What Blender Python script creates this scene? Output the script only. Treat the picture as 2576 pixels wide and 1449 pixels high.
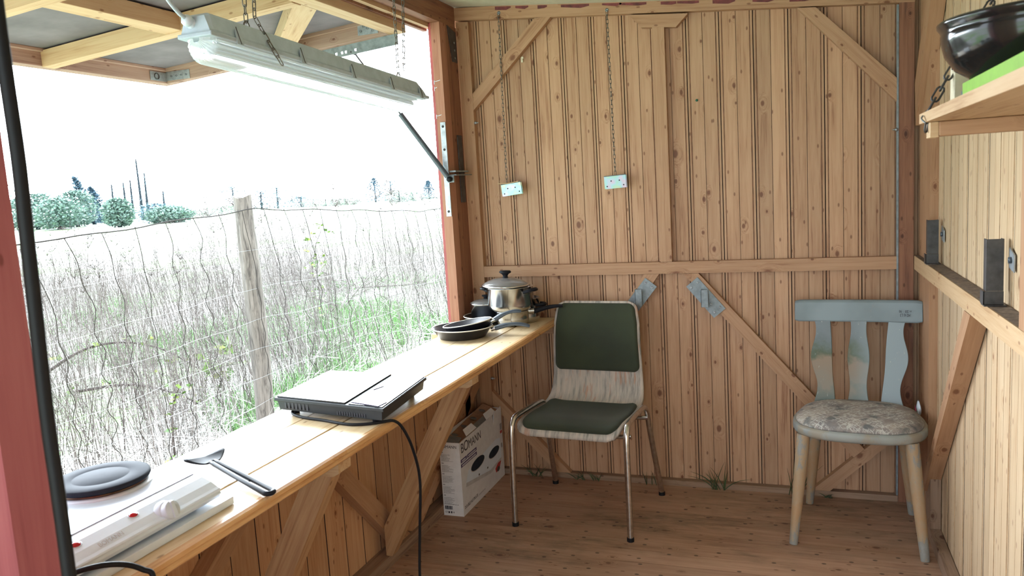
import bpy, bmesh, math, random
from mathutils import Vector, Matrix, noise
random.seed(7)
sc = bpy.context.scene
for o in list(bpy.data.objects): bpy.data.objects.remove(o)
COL = sc.collection
V = Vector

# ---------------------------------------------------------------- camera
cam_d = bpy.data.cameras.new('camera'); cam = bpy.data.objects.new('camera', cam_d); COL.objects.link(cam)
FPX = 1961.88
yaw, pitch, roll = 0.352949604, -0.125649978, -0.0605362534
fwd = V((-math.sin(yaw)*math.cos(pitch), math.cos(yaw)*math.cos(pitch), math.sin(pitch)))
r0 = V((math.cos(yaw), math.sin(yaw), 0)); u0 = r0.cross(fwd)
rt = math.cos(roll)*r0 + math.sin(roll)*u0; up = -math.sin(roll)*r0 + math.cos(roll)*u0
cam.matrix_world = Matrix(((rt.x, up.x, -fwd.x, 0), (rt.y, up.y, -fwd.y, 0), (rt.z, up.z, -fwd.z, 1.42), (0, 0, 0, 1)))
cam_d.sensor_fit = 'HORIZONTAL'; cam_d.sensor_width = 36.0; cam_d.lens = FPX/2576*36.0
cam_d.clip_start = 0.05; cam_d.clip_end = 800
cam_d.dof.use_dof = True; cam_d.dof.focus_distance = 4.0; cam_d.dof.aperture_fstop = 11
sc.camera = cam

# ---------------------------------------------------------------- sky: hazy bright overcast with a broad glow where the sun stands
w = bpy.data.worlds.new('sky'); sc.world = w; w.use_nodes = True
nt = w.node_tree; nt.nodes.clear()
tc = nt.nodes.new('ShaderNodeTexCoord')
dp = nt.nodes.new('ShaderNodeVectorMath'); dp.operation = 'DOT_PRODUCT'
nt.links.new(tc.outputs['Generated'], dp.inputs[0])
sd = V((-0.80, 0.62, 0.40)).normalized(); dp.inputs[1].default_value = sd
mr = nt.nodes.new('ShaderNodeMapRange'); mr.interpolation_type = 'SMOOTHSTEP'
mr.inputs['From Min'].default_value = 0.72; mr.inputs['From Max'].default_value = 1.0
mr.inputs['To Min'].default_value = 1.0; mr.inputs['To Max'].default_value = 8.0
nt.links.new(dp.outputs['Value'], mr.inputs['Value'])
bg = nt.nodes.new('ShaderNodeBackground'); bg.inputs['Color'].default_value = (0.82, 0.92, 1.0, 1)
nt.links.new(mr.outputs['Result'], bg.inputs['Strength'])
wo = nt.nodes.new('ShaderNodeOutputWorld'); nt.links.new(bg.outputs[0], wo.inputs[0])

sc.view_settings.view_transform = 'Standard'; sc.view_settings.look = 'None'
sc.view_settings.gamma = 1.0; sc.view_settings.use_curve_mapping = False
sc.view_settings.exposure = 2.4
sc.cycles.use_denoising = True
sc.cycles.max_bounces = 10; sc.cycles.diffuse_bounces = 6; sc.cycles.transparent_max_bounces = 12
sc.cycles.sample_clamp_indirect = 8.0

# ---------------------------------------------------------------- materials
class NT:
    def __init__(s, name):
        s.m = bpy.data.materials.new(name); s.m.use_nodes = True; s.t = s.m.node_tree
        s.b = s.t.nodes['Principled BSDF']
    def n(s, typ, props=None, **ins):
        nd = s.t.nodes.new('ShaderNode' + typ)
        for k, v in (props or {}).items(): setattr(nd, k, v)
        for k, v in ins.items():
            key = int(k[1:]) if k[0] == 'i' and k[1:].isdigit() else k.replace('_', ' ')
            s.put(nd.inputs[key], v)
        return nd
    def put(s, sock, v):
        if hasattr(v, 'is_linked') or isinstance(v, bpy.types.NodeSocket): s.t.links.new(v, sock)
        elif isinstance(v, (tuple, list)) and sock.type == 'RGBA' and len(v) == 3: sock.default_value = (*v, 1)
        else: sock.default_value = v
    def math(s, op, a, b=0.5, c=None, clamp=False):
        nd = s.t.nodes.new('ShaderNodeMath'); nd.operation = op; nd.use_clamp = clamp
        s.put(nd.inputs[0], a); s.put(nd.inputs[1], b)
        if c is not None: s.put(nd.inputs[2], c)
        return nd.outputs[0]
    def mix(s, f, a, b, blend='MIX'):
        nd = s.t.nodes.new('ShaderNodeMix'); nd.data_type = 'RGBA'; nd.blend_type = blend; nd.clamp_factor = True
        s.put(nd.inputs[0], f); s.put(nd.inputs[6], a); s.put(nd.inputs[7], b)
        return nd.outputs[2]
    def ramp(s, f, *stops):
        nd = s.t.nodes.new('ShaderNodeValToRGB'); s.put(nd.inputs[0], f)
        e = nd.color_ramp.elements
        while len(e) < len(stops): e.new(0.5)
        for el, (p, c) in zip(e, stops): el.position = p; el.color = (*c, 1) if not isinstance(c, (int, float)) else (c, c, c, 1)
        return nd.outputs[0]
    def sstep(s, v, a, b, lo=0.0, hi=1.0):
        nd = s.t.nodes.new('ShaderNodeMapRange'); nd.interpolation_type = 'SMOOTHSTEP'
        s.put(nd.inputs['Value'], v)
        for k, x in (('From Min', a), ('From Max', b), ('To Min', lo), ('To Max', hi)): nd.inputs[k].default_value = x
        return nd.outputs['Result']
    def coord(s, scale=(1, 1, 1), off=None):
        t = s.n('TexCoord').outputs['Object']
        if off is not None:
            t = s.n('VectorMath', {'operation': 'ADD'}, i0=t, i1=off).outputs[0]
        return s.n('VectorMath', {'operation': 'MULTIPLY'}, i0=t, i1=scale).outputs[0]
    def noise(s, vec, scale, detail=3, rough=0.5, dist=0.0):
        return s.n('TexNoise', None, Vector=vec, Scale=scale, Detail=detail, Roughness=rough, Distortion=dist).outputs[0]
    def bump(s, h, st=0.3, d=0.002):
        b = s.n('Bump', None, Strength=st, Distance=d, Height=h); s.put(s.b.inputs['Normal'], b.outputs[0])
    def set(s, **k):
        for a, v in k.items(): s.put(s.b.inputs[a.replace('_', ' ')], v)
        return s

def plain(name, col, rough=0.5, metal=0.0, var=0.08, scale=30, bump=0.0, **k):
    a = NT(name); c = a.coord()
    nz = a.noise(c, scale, 4, 0.6)
    dark = tuple(x*(1-var*2) for x in col); lite = tuple(min(1, x*(1+var)) for x in col)
    a.set(Base_Color=a.ramp(nz, (0.3, dark), (0.7, lite)), Roughness=rough, Metallic=metal, **k)
    if bump: a.bump(nz, bump)
    return a.m

def wood(name, light, mid, dark, axis='X', rough=0.55, knots=0.5, dirt=0.0, dirtcol=(0.12, 0.1, 0.09), var=0.25, nails=False, grain=1.0, wear=0.0, wearcol=(0.3, 0.3, 0.3), gloss=None, ksize=0.10):
    a = NT(name)
    ia = 'XYZ'.index(axis)
    at = a.n('Attribute', {'attribute_name': 'pl'}).outputs['Fac']
    oi = a.n('ObjectInfo').outputs['Random']
    offv = a.n('CombineXYZ', None, X=a.math('MULTIPLY', at, 7.3), Y=a.math('MULTIPLY', at, 3.1), Z=a.math('ADD', a.math('MULTIPLY', at, 5.7), a.math('MULTIPLY', oi, 9.0))).outputs[0]
    def sc3(ac, al): v = [ac]*3; v[ia] = al; return tuple(v)
    sx_ = a.n('SeparateXYZ', None, Vector=a.coord((1, 1, 1), offv)).outputs
    oth = [sx_[i] for i in range(3) if i != ia]; across = a.math('ADD', oth[0], oth[1])
    def flat(sa, sl, o=0.0): return a.n('CombineXYZ', None, X=a.math('MULTIPLY_ADD', across, sa, o), Y=a.math('MULTIPLY', sx_[ia], sl), Z=0.0).outputs[0]
    kn = a.n('TexVoronoi', {'feature': 'F1', 'voronoi_dimensions': '2D'}, Vector=flat(8.0, 5.0), Scale=1.0, Randomness=1.0)
    kd = kn.outputs['Distance']
    ksep = a.n('SeparateColor', None, Color=kn.outputs['Color']).outputs; kcol = ksep[0]
    kd = a.math('ADD', a.math('MULTIPLY', kd, a.math('MULTIPLY_ADD', ksep[1], 1.6, .75)), a.math('MULTIPLY', a.math('SUBTRACT', a.noise(flat(30, 22), 1.0, 2), .5), .05))
    keep = a.math('GREATER_THAN', kcol, 1.0-knots)
    near = a.math('MULTIPLY', a.sstep(kd, 0.30, 0.08), keep)
    c1 = a.coord(sc3(1.0, 0.045), offv)
    nd = a.n('VectorMath', {'operation': 'ADD'}, i0=c1, i1=a.n('CombineXYZ', None, X=a.math('MULTIPLY', near, 0.035), Y=a.math('MULTIPLY', near, 0.035), Z=a.math('MULTIPLY', near, 0.035)).outputs[0]).outputs[0]
    n1 = a.noise(nd, 70*grain, 4, 0.62, 0.5)
    n2 = a.noise(a.coord(sc3(1.0, 0.25), offv), 7, 3, 0.5)
    n3 = a.noise(nd, 210*grain, 2, 0.6)
    f = a.math('ADD', a.math('MULTIPLY', n1, 0.75), a.math('MULTIPLY', n2, 0.45))
    f = a.math('ADD', f, a.math('MULTIPLY', a.math('SUBTRACT', n3, 0.5), 0.25))
    f = a.math('SUBTRACT', f, a.math('MULTIPLY', near, 0.07))
    col = a.ramp(f, (0.40, dark), (0.52, mid), (0.72, light))
    br = a.math('ADD', a.math('MULTIPLY', a.math('SUBTRACT', a.math('FRACT', a.math('MULTIPLY', at, 13.37)), 0.5), var), 1.0)
    col = a.n('VectorMath', {'operation': 'SCALE'}, i0=col, Scale=br).outputs[0]
    kmask = a.math('MULTIPLY', a.sstep(kd, ksize, ksize*0.45), keep)
    kdark = tuple(x*y for x, y in zip(dark, (0.50, 0.36, 0.30)))
    col = a.mix(a.math('MULTIPLY', kmask, 0.85), col, kdark)
    # small specks and scuffs in the wood
    sp = a.n('TexVoronoi', {'feature': 'F1', 'voronoi_dimensions': '2D'}, Vector=flat(24.0, 11.0, 3.3), Scale=1.0)
    spk = a.math('MULTIPLY', a.sstep(sp.outputs['Distance'], 0.13, 0.05), a.math('GREATER_THAN', a.n('SeparateColor', None, Color=sp.outputs['Color']).outputs[1], 0.8))
    col = a.mix(a.math('MULTIPLY', spk, 0.7), col, kdark)
    if wear:
        wn = a.noise(a.coord(sc3(1, 0.3), offv), 16, 6, 0.7, 0.3)
        col = a.mix(a.math('MULTIPLY', a.sstep(wn, 0.5, 0.66), wear), col, wearcol)
    if dirt:
        dn = a.noise(a.coord(sc3(1, 0.35)), 2.2, 5, 0.65, 0.6)
        dn2 = a.noise(a.coord(sc3(1, 0.3)), 28, 4, 0.7)
        col = a.mix(a.math('MULTIPLY', a.math('MULTIPLY', a.sstep(dn, 0.45, 0.68), a.sstep(dn2, 0.3, 0.7)), dirt), col, dirtcol)
    if nails:
        nv = a.n('TexVoronoi', {'feature': 'F1', 'voronoi_dimensions': '2D'}, Vector=a.coord((11, 16, 0)), Scale=1.0)
        nm = a.math('MULTIPLY', a.sstep(nv.outputs['Distance'], 0.11, 0.07), a.math('GREATER_THAN', a.n('SeparateColor', None, Color=nv.outputs['Color']).outputs[0], 0.6))
        col = a.mix(a.math('MULTIPLY', nm, 0.75), col, (0.035, 0.02, 0.015))
    a.set(Base_Color=col, Roughness=rough if gloss is None else gloss)
    a.b.inputs['Specular IOR Level'].default_value = 0.35
    a.bump(n1, 0.25, 0.0015)
    return a.m

M = {}
M['wall'] = wood('varnished pine boards', (0.455, 0.275, 0.165), (0.385, 0.215, 0.122), (0.26, 0.122, 0.063), 'Z', 0.5, 0.42, var=0.24, gloss=0.5)
M['wallr'] = wood('pale varnished pine boards', (0.57, 0.43, 0.28), (0.51, 0.365, 0.225), (0.39, 0.24, 0.13), 'Z', 0.5, 0.3, var=0.12)
M['walll'] = wood('pine boards below the counter', (0.52, 0.31, 0.175), (0.44, 0.235, 0.125), (0.33, 0.155, 0.075), 'Z', 0.55, 0.5, var=0.2)
M['beam'] = wood('varnished pine timber', (0.47, 0.275, 0.16), (0.40, 0.218, 0.12), (0.29, 0.138, 0.07), 'X', 0.5, 0.7, var=0.2)
M['beamd'] = wood('dark stained timber', (0.30, 0.135, 0.075), (0.22, 0.09, 0.05), (0.12, 0.05, 0.03), 'X', 0.55, 0.5)
M['beamr'] = wood('reddish timber', (0.46, 0.23, 0.15), (0.40, 0.175, 0.11), (0.28, 0.11, 0.07), 'X', 0.55, 0.4)
M['primed'] = wood('pinkish weathered hatch timber', (0.40, 0.27, 0.21), (0.34, 0.215, 0.165), (0.25, 0.14, 0.11), 'X', 0.65, 0.4)
M['fresh'] = wood('fresh pine', (0.60, 0.42, 0.25), (0.53, 0.345, 0.19), (0.40, 0.23, 0.11), 'X', 0.55, 0.45)
M['counter'] = wood('planed pale pine', (0.68, 0.53, 0.34), (0.62, 0.46, 0.27), (0.44, 0.28, 0.13), 'Y', 0.38, 0.4, var=0.1)
M['edge'] = wood('varnished counter edge', (0.66, 0.40, 0.19), (0.55, 0.29, 0.12), (0.36, 0.16, 0.06), 'Y', 0.35, 0.35)
M['old'] = wood('weathered brown brace', (0.48, 0.29, 0.15), (0.38, 0.20, 0.10), (0.24, 0.12, 0.06), 'X', 0.7, 0.4, dirt=0.6, dirtcol=(0.2, 0.15, 0.11))
M['floor'] = wood('worn floor boards', (0.42, 0.26, 0.175), (0.34, 0.195, 0.128), (0.23, 0.118, 0.075), 'X', 0.5, 0.4, dirt=0.8, dirtcol=(0.085, 0.068, 0.045), var=0.16, nails=True, wear=0.3, wearcol=(0.36, 0.235, 0.15), ksize=0.09)
M['sill'] = wood('dusty sill timber', (0.34, 0.22, 0.15), (0.27, 0.17, 0.11), (0.17, 0.1, 0.07), 'X', 0.8, 0.3, dirt=0.6, dirtcol=(0.16, 0.13, 0.11))
M['dust'] = plain('grey dust', (0.17, 0.125, 0.095), 0.9, var=0.3, scale=60, bump=0.5)
M['red'] = plain('faded red paint', (0.42, 0.085, 0.09), 0.5, var=0.12, scale=8)
M['redpost'] = wood('pinkish red painted timber', (0.40, 0.125, 0.13), (0.34, 0.09, 0.10), (0.27, 0.065, 0.075), 'X', 0.6, 0.0, grain=0.5)
M['redold'] = plain('old dark red paint', (0.17, 0.03, 0.03), 0.6, var=0.3)
M['darkgreen'] = plain('dark green plastic', (0.01, 0.12, 0.07), 0.4)
M['hobgrey'] = plain('dark grey hob plastic', (0.028, 0.032, 0.038), 0.45, Specular_IOR_Level=0.3)
M['black'] = plain('black rubber', (0.008, 0.008, 0.010), 0.5, Specular_IOR_Level=0.2)
M['blackp'] = plain('black plastic', (0.012, 0.013, 0.018), 0.45, Specular_IOR_Level=0.12)
M['zinc'] = plain('galvanised steel', (0.40, 0.43, 0.46), 0.42, 0.75, var=0.15, scale=50)
M['zincp'] = plain('grey painted steel', (0.22, 0.25, 0.27), 0.5, 0.4, var=0.15, scale=40)
M['darksteel'] = plain('dark dull steel', (0.075, 0.072, 0.075), 0.5, 0.5, var=0.2)
M['steel'] = plain('polished stainless steel', (0.60, 0.63, 0.67), 0.17, 1.0, var=0.03)
M['chrome'] = plain('worn chrome tube', (0.62, 0.59, 0.56), 0.26, 1.0, var=0.12, scale=60)
M['iron'] = plain('chain iron', (0.19, 0.17, 0.15), 0.45, 0.8, var=0.25, scale=90)
M['white'] = plain('white enamel', (0.66, 0.73, 0.82), 0.3, var=0.02)
M['whitep'] = plain('white plastic', (0.60, 0.67, 0.76), 0.32, var=0.02)
M['greyp'] = plain('grey lamp housing', (0.40, 0.48, 0.55), 0.45, var=0.06)
M['ceil'] = plain('cream ceiling panel', (0.52, 0.49, 0.40), 0.6, var=0.05)
M['panel'] = plain('grey hatch panel', (0.15, 0.132, 0.145), 0.75, var=0.15, scale=6)
M['castiron'] = plain('black cast iron plate', (0.030, 0.034, 0.046), 0.5, 0.0, Specular_IOR_Level=0.01)
M['burnt'] = plain('browned steel ring', (0.16, 0.09, 0.06), 0.35, 0.8, var=0.3)
M['redlamp'] = plain('red lamp lens', (0.42, 0.006, 0.016), 0.15)
M['nonstick'] = plain('black nonstick coating', (0.012, 0.012, 0.016), 0.3)
M['rimcream'] = plain('cream enamel rim', (0.75, 0.72, 0.66), 0.3)
M['bluegrey'] = plain('blue grey handle plastic', (0.055, 0.07, 0.09), 0.3)
M['glossblack'] = plain('glossy black glass ceramic', (0.01, 0.01, 0.012), 0.05)
M['green'] = plain('bright green plastic', (0.22, 0.46, 0.05), 0.4)
M['bowl'] = plain('black enamel', (0.012, 0.012, 0.013), 0.12)
M['label'] = plain('white carton', (0.66, 0.65, 0.66), 0.55, var=0.04)
M['kraft'] = plain('brown cardboard', (0.33, 0.20, 0.125), 0.8, var=0.1)
M['flapin'] = plain('grey carton inside', (0.14, 0.14, 0.14), 0.8)
M['ink'] = plain('black print', (0.02, 0.018, 0.03), 0.5)
M['inkg'] = plain('grey print', (0.26, 0.26, 0.28), 0.5)
M['violet'] = plain('violet print', (0.055, 0.035, 0.12), 0.5)
M['redprint'] = plain('red print', (0.42, 0.03, 0.03), 0.5)
M['drawing'] = plain('pale grey print', (0.50, 0.49, 0.50), 0.5)
M['pinkprint'] = plain('pink print', (0.55, 0.08, 0.18), 0.5)
M['cream'] = plain('cream carton', (0.66, 0.60, 0.45), 0.5)
M['blueprint'] = plain('light blue print', (0.35, 0.5, 0.68), 0.5)

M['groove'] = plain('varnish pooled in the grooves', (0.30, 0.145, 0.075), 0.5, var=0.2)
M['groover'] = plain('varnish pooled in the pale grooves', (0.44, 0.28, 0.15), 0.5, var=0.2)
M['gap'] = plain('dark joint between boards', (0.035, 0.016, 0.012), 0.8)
def glassmat():
    a = NT('clear ribbed plastic')
    a.set(Base_Color=(0.90, 0.94, 0.93), Roughness=0.12, IOR=1.3, Alpha=0.75)
    a.b.inputs['Transmission Weight'].default_value = 0.6
    return a.m
M['diffuser'] = glassmat()
def lidglass():
    a = NT('lid glass'); a.set(Base_Color=(0.35, 0.34, 0.33), Roughness=0.06, Alpha=0.6); a.b.inputs['Transmission Weight'].default_value = 0.3
    return a.m
M['lidglass'] = lidglass()
def zincrain():
    a = NT('rainbow passivated zinc')
    nz = a.noise(a.coord(), 22, 2)
    a.set(Base_Color=a.ramp(nz, (0.3, (0.48, 0.47, 0.30)), (0.45, (0.30, 0.50, 0.40)), (0.55, (0.30, 0.47, 0.52)), (0.7, (0.46, 0.38, 0.46))), Roughness=0.35, Metallic=0.55)
    return a.m
M['rainbow'] = zincrain()
def fabric():
    a = NT('olive green fabric')
    wv = a.n('TexNoise', None, Vector=a.coord((1, 1, 1)), Scale=420, Detail=1).outputs[0]
    big = a.noise(a.coord(), 4, 3)
    a.set(Base_Color=a.mix(a.sstep(big, 0.3, 0.7), (0.024, 0.029, 0.018), (0.035, 0.044, 0.023)), Roughness=0.95)
    a.b.inputs['Sheen Weight'].default_value = 0.1
    a.bump(wv, 0.6, 0.001); return a.m
M['fabric'] = fabric()
def ply():
    a = NT('weathered grey plywood')
    c = a.coord((1, 0.12, 0.12))
    n = a.noise(c, 55, 5, 0.65); n2 = a.noise(a.coord(), 7, 3)
    col = a.ramp(n, (0.32, (0.20, 0.19, 0.17)), (0.48, (0.42, 0.37, 0.33)), (0.6, (0.52, 0.44, 0.38)))
    col = a.mix(a.math('MULTIPLY', a.sstep(a.noise(c, 90, 3), 0.52, 0.62), a.math('MULTIPLY', a.sstep(n2, 0.5, 0.62), 0.6)), col, (0.45, 0.22, 0.13))
    a.set(Base_Color=col, Roughness=0.7); a.bump(n, 0.3, 0.001); return a.m
M['ply'] = ply()
def greypaint(name, worn, wcol, base=(0.165, 0.205, 0.225)):
    a = NT(name)
    n = a.noise(a.coord((1, 1, 0.5)), 9, 6, 0.7, 0.4); n2 = a.noise(a.coord((1, 1, 0.3)), 60, 4, 0.7)
    col = a.mix(a.sstep(a.noise(a.coord(), 5, 3), 0.35, 0.65), base, tuple(x*1.35 for x in base))
    col = a.mix(a.math('MULTIPLY', a.sstep(n, 0.62-worn*0.25, 0.70-worn*0.2), worn*1.2, clamp=True), col, wcol)
    col = a.mix(a.sstep(n2, 0.70, 0.78), col, (0.5, 0.5, 0.47))
    a.set(Base_Color=col, Roughness=0.5); a.bump(n2, 0.25, 0.001); return a.m
M['gpaint'] = greypaint('blue grey chair paint', 0.15, (0.35, 0.24, 0.17))
M['gseat'] = greypaint('worn grey seat rim paint', 0.6, (0.27, 0.22, 0.16), (0.21, 0.22, 0.21))
def slatpaint():
    a = NT('worn slat paint')
    z = a.n('SeparateXYZ', None, Vector=a.n('TexCoord').outputs['Object']).outputs[2]
    nz = a.noise(a.coord(), 14, 4, 0.6); zz = a.math('ADD', z, a.math('MULTIPLY', a.math('SUBTRACT', nz, 0.5), 0.16))
    x = a.n('SeparateXYZ', None, Vector=a.n('TexCoord').outputs['Object']).outputs[0]
    col = a.ramp(a.sstep(zz, 0.47, 0.80), (0.0, (0.12, 0.15, 0.13)), (0.12, (0.22, 0.185, 0.14)), (0.45, (0.24, 0.17, 0.11)), (0.62, (0.07, 0.095, 0.05)), (0.85, (0.13, 0.16, 0.17)), (1.0, (0.16, 0.19, 0.21)))
    col = a.mix(a.sstep(x, -0.06, 0.10), col, (0.27, 0.33, 0.36))
    sc_ = a.noise(a.coord((1, 1, 0.2)), 90, 4, 0.75)
    col = a.mix(a.sstep(sc_, 0.64, 0.74), col, (0.55, 0.53, 0.47))
    a.set(Base_Color=col, Roughness=0.5); return a.m
M['slat'] = slatpaint()
def legpaint():
    a = NT('flaking leg paint')
    n = a.noise(a.coord((1, 1, 0.35)), 30, 6, 0.72, 0.5)
    z = a.n('SeparateXYZ', None, Vector=a.n('TexCoord').outputs['Object']).outputs[2]
    m = a.math('ADD', n, a.math('MULTIPLY', a.sstep(z, 0.12, 0.36), 0.13))
    m2 = a.math('ADD', m, a.math('MULTIPLY', a.sstep(z, 0.14, 0.04), 0.2))
    col = a.ramp(m2, (0.44, (0.36, 0.22, 0.115)), (0.64, (0.34, 0.25, 0.16)), (0.68, (0.23, 0.22, 0.20)), (0.85, (0.27, 0.27, 0.25)))
    a.set(Base_Color=col, Roughness=0.6); a.bump(n, 0.5, 0.001); return a.m
M['legp'] = legpaint()
def seatfab():
    a = NT('patterned worn seat fabric')
    c = a.n('Mapping', None, Vector=a.coord((1, 1, 1)), Rotation=(0, 0, 0.75)).outputs[0]
    br = a.n('TexVoronoi', {'feature': 'DISTANCE_TO_EDGE'}, Vector=a.n('VectorMath', {'operation': 'MULTIPLY'}, i0=c, i1=(42, 62, 1)).outputs[0], Scale=1.0, Randomness=0.35).outputs[0]
    v2 = a.n('TexVoronoi', {'feature': 'F1', 'distance': 'CHEBYCHEV'}, Vector=c, Scale=60.0, Randomness=0.3).outputs[0]
    ln = a.sstep(br, 0.10, 0.03); ln2 = a.math('MULTIPLY', a.sstep(v2, 0.22, 0.28), a.sstep(v2, 0.38, 0.30))
    base = a.ramp(a.noise(a.coord(), 8, 4, 0.6), (0.35, (0.17, 0.16, 0.165)), (0.5, (0.27, 0.235, 0.215)), (0.65, (0.36, 0.31, 0.26)))
    keep = a.sstep(a.noise(a.coord(), 12, 3), 0.38, 0.52)
    col = a.mix(a.math('MULTIPLY', a.math('MAXIMUM', ln, ln2), a.math('MULTIPLY', keep, 0.75)), base, (0.55, 0.54, 0.50))
    col = a.mix(a.math('MULTIPLY', a.sstep(a.noise(a.coord(), 15, 3), 0.56, 0.66), 0.7), col, (0.075, 0.09, 0.10))
    a.set(Base_Color=col, Roughness=0.9); return a.m
M['seatfab'] = seatfab()
def postbark():
    a = NT('grey weathered post wood')
    n = a.noise(a.coord((1, 1, 0.12)), 40, 5, 0.65, 1.0)
    col = a.ramp(n, (0.35, (0.07, 0.06, 0.055)), (0.5, (0.17, 0.15, 0.135)), (0.7, (0.25, 0.22, 0.2)))
    a.set(Base_Color=col, Roughness=0.9); a.bump(n, 0.8, 0.01); return a.m
M['post'] = postbark()
def ground():
    a = NT('meadow ground')
    n = a.noise(a.coord(), 0.35, 5, 0.6); n2 = a.noise(a.coord(), 6, 5, 0.7)
    straw = a.ramp(n2, (0.3, (0.30, 0.30, 0.28)), (0.6, (0.66, 0.66, 0.64)))
    grs = a.ramp(n2, (0.3, (0.17, 0.30, 0.10)), (0.6, (0.35, 0.52, 0.25)))
    a.set(Base_Color=a.mix(a.sstep(n, 0.48, 0.56), straw, grs), Roughness=1.0); return a.m
M['ground'] = ground()
def varcol(name, *cols, rough=0.8):
    a = NT(name); at = a.n('Attribute', {'attribute_name': 'pl'}).outputs['Fac']
    k = len(cols)-1
    a.set(Base_Color=a.ramp(at, *[(i/k, c) for i, c in enumerate(cols)]), Roughness=rough); return a.m
M['stem'] = varcol('dry brown stems', (0.065, 0.05, 0.045), (0.16, 0.135, 0.125), (0.28, 0.25, 0.235), (0.46, 0.44, 0.42))
M['straw'] = varcol('bleached straw', (0.15, 0.13, 0.12), (0.50, 0.48, 0.45), (0.72, 0.71, 0.69))
M['grass'] = varcol('fresh grass', (0.09, 0.21, 0.06), (0.19, 0.38, 0.12), (0.38, 0.56, 0.30))
M['grassd'] = plain('dark indoor grass', (0.045, 0.075, 0.025), 0.6, var=0.3)
M['leaf'] = varcol('bramble leaf', (0.05, 0.12, 0.03), (0.16, 0.27, 0.05), (0.26, 0.30, 0.05))
M['conifer'] = varcol('haze tinted blue green needles', (0.07, 0.13, 0.18), (0.12, 0.20, 0.26))  # far tree colours: pale blue aerial haze is put into the base colour
M['bush'] = varcol('haze paled green leaves', (0.13, 0.21, 0.18), (0.18, 0.28, 0.24), (0.26, 0.36, 0.30))
M['bushb'] = varcol('haze tinted bare twigs', (0.11, 0.18, 0.22), (0.19, 0.27, 0.31))
M['bushp'] = varcol('haze paled twigs', (0.20, 0.24, 0.22), (0.34, 0.37, 0.34))  # paleness here is haze painted into the colour
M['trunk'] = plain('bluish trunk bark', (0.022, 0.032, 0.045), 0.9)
M['wire'] = plain('fence wire', (0.045, 0.04, 0.038), 0.7, Specular_IOR_Level=0.1)
M['wirel'] = plain('bright galvanised fence wire', (0.30, 0.31, 0.32), 0.5)

# ---------------------------------------------------------------- mesh builder
class B:
    """collects geometry; every solid of one part goes in here"""
    def __init__(s): s.v = []; s.f = []; s.mi = []; s.pl = []; s.sm = []
    def add(s, vs, fs, mi=0, pl=0.0, sm=False):
        o = len(s.v); s.v += [tuple(p) for p in vs]
        for f in fs: s.f.append([o+i for i in f]); s.mi.append(mi); s.pl.append(pl); s.sm.append(sm)
        return s
    def box(s, x0, x1, y0, y1, z0, z1, mi=0, pl=0.0):
        vs = [(x, y, z) for z in (z0, z1) for y in (y0, y1) for x in (x0, x1)]
        return s.add(vs, [(0, 2, 3, 1), (4, 5, 7, 6), (0, 1, 5, 4), (2, 6, 7, 3), (0, 4, 6, 2), (1, 3, 7, 5)], mi, pl)
    def prism(s, poly, ext, mi=0, pl=0.0, sm=False):
        n = len(poly); e = V(ext); p = [V(q) for q in poly]
        nr = V((0, 0, 0))
        for i in range(n): nr += p[i].cross(p[(i+1) % n])
        if nr.dot(e) < 0: p.reverse()
        vs = p + [q+e for q in p]
        fs = [tuple(range(n))[::-1], tuple(range(n, 2*n))]
        s.add(vs, fs, mi, pl)
        return s.add(vs, [(i, (i+1) % n, n+(i+1) % n, n+i) for i in range(n)], mi, pl, sm)
    def tube(s, pts, r, n=10, mi=0, pl=0.0, cap=True, closed=False, flat=1.0):
        pts = [V(p) for p in pts]; k = len(pts)
        rs = r if isinstance(r, (list, tuple)) else [r]*k
        t0 = (pts[1]-pts[0]).normalized()
        a = t0.orthogonal().normalized(); rings = []
        for i, p in enumerate(pts):
            if closed: t = (pts[(i+1) % k]-pts[i-1]).normalized()
            else: t = (pts[min(i+1, k-1)]-pts[max(i-1, 0)]).normalized()
            a = (a - t*a.dot(t))
            a = a.normalized() if a.length > 1e-6 else t.orthogonal().normalized()
            b = t.cross(a)
            rings.append([p + (a*math.cos(2*math.pi*j/n) + b*math.sin(2*math.pi*j/n)*flat)*rs[i] for j in range(n)])
        vs = [q for rg in rings for q in rg]; fs = []
        m = k if closed else k-1
        for i in range(m):
            i2 = (i+1) % k
            for j in range(n): fs.append((i*n+j, i*n+(j+1) % n, i2*n+(j+1) % n, i2*n+j))
        s.add(vs, fs, mi, pl, True)
        if cap and not closed:
            s.add(rings[0], [tuple(range(n))[::-1]], mi, pl); s.add(rings[-1], [tuple(range(n))], mi, pl)
        return s
    def lathe(s, prof, n=40, c=(0, 0, 0), ax=(0, 0, 1), mi=0, pl=0.0, sm=True):
        ax = V(ax).normalized(); a = ax.orthogonal().normalized(); b = ax.cross(a); c = V(c)
        vs = []; 
        for r, z in prof:
            for j in range(n):
                t = 2*math.pi*j/n; vs.append(c + ax*z + (a*math.cos(t)+b*math.sin(t))*max(r, 1e-5))
        fs = []
        for i in range(len(prof)-1):
            for j in range(n): fs.append((i*n+j, i*n+(j+1) % n, (i+1)*n+(j+1) % n, (i+1)*n+j))
        return s.add(vs, fs, mi, pl, sm)
    def grid(s, fn, nu, nv, mi=0, pl=0.0, flip=False):
        vs = [fn(i/nu, j/nv) for i in range(nu+1) for j in range(nv+1)]
        fs = []
        for i in range(nu):
            for j in range(nv):
                q = (i*(nv+1)+j, (i+1)*(nv+1)+j, (i+1)*(nv+1)+j+1, i*(nv+1)+j+1)
                fs.append(q[::-1] if flip else q)
        return s.add(vs, fs, mi, pl, True)

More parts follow.
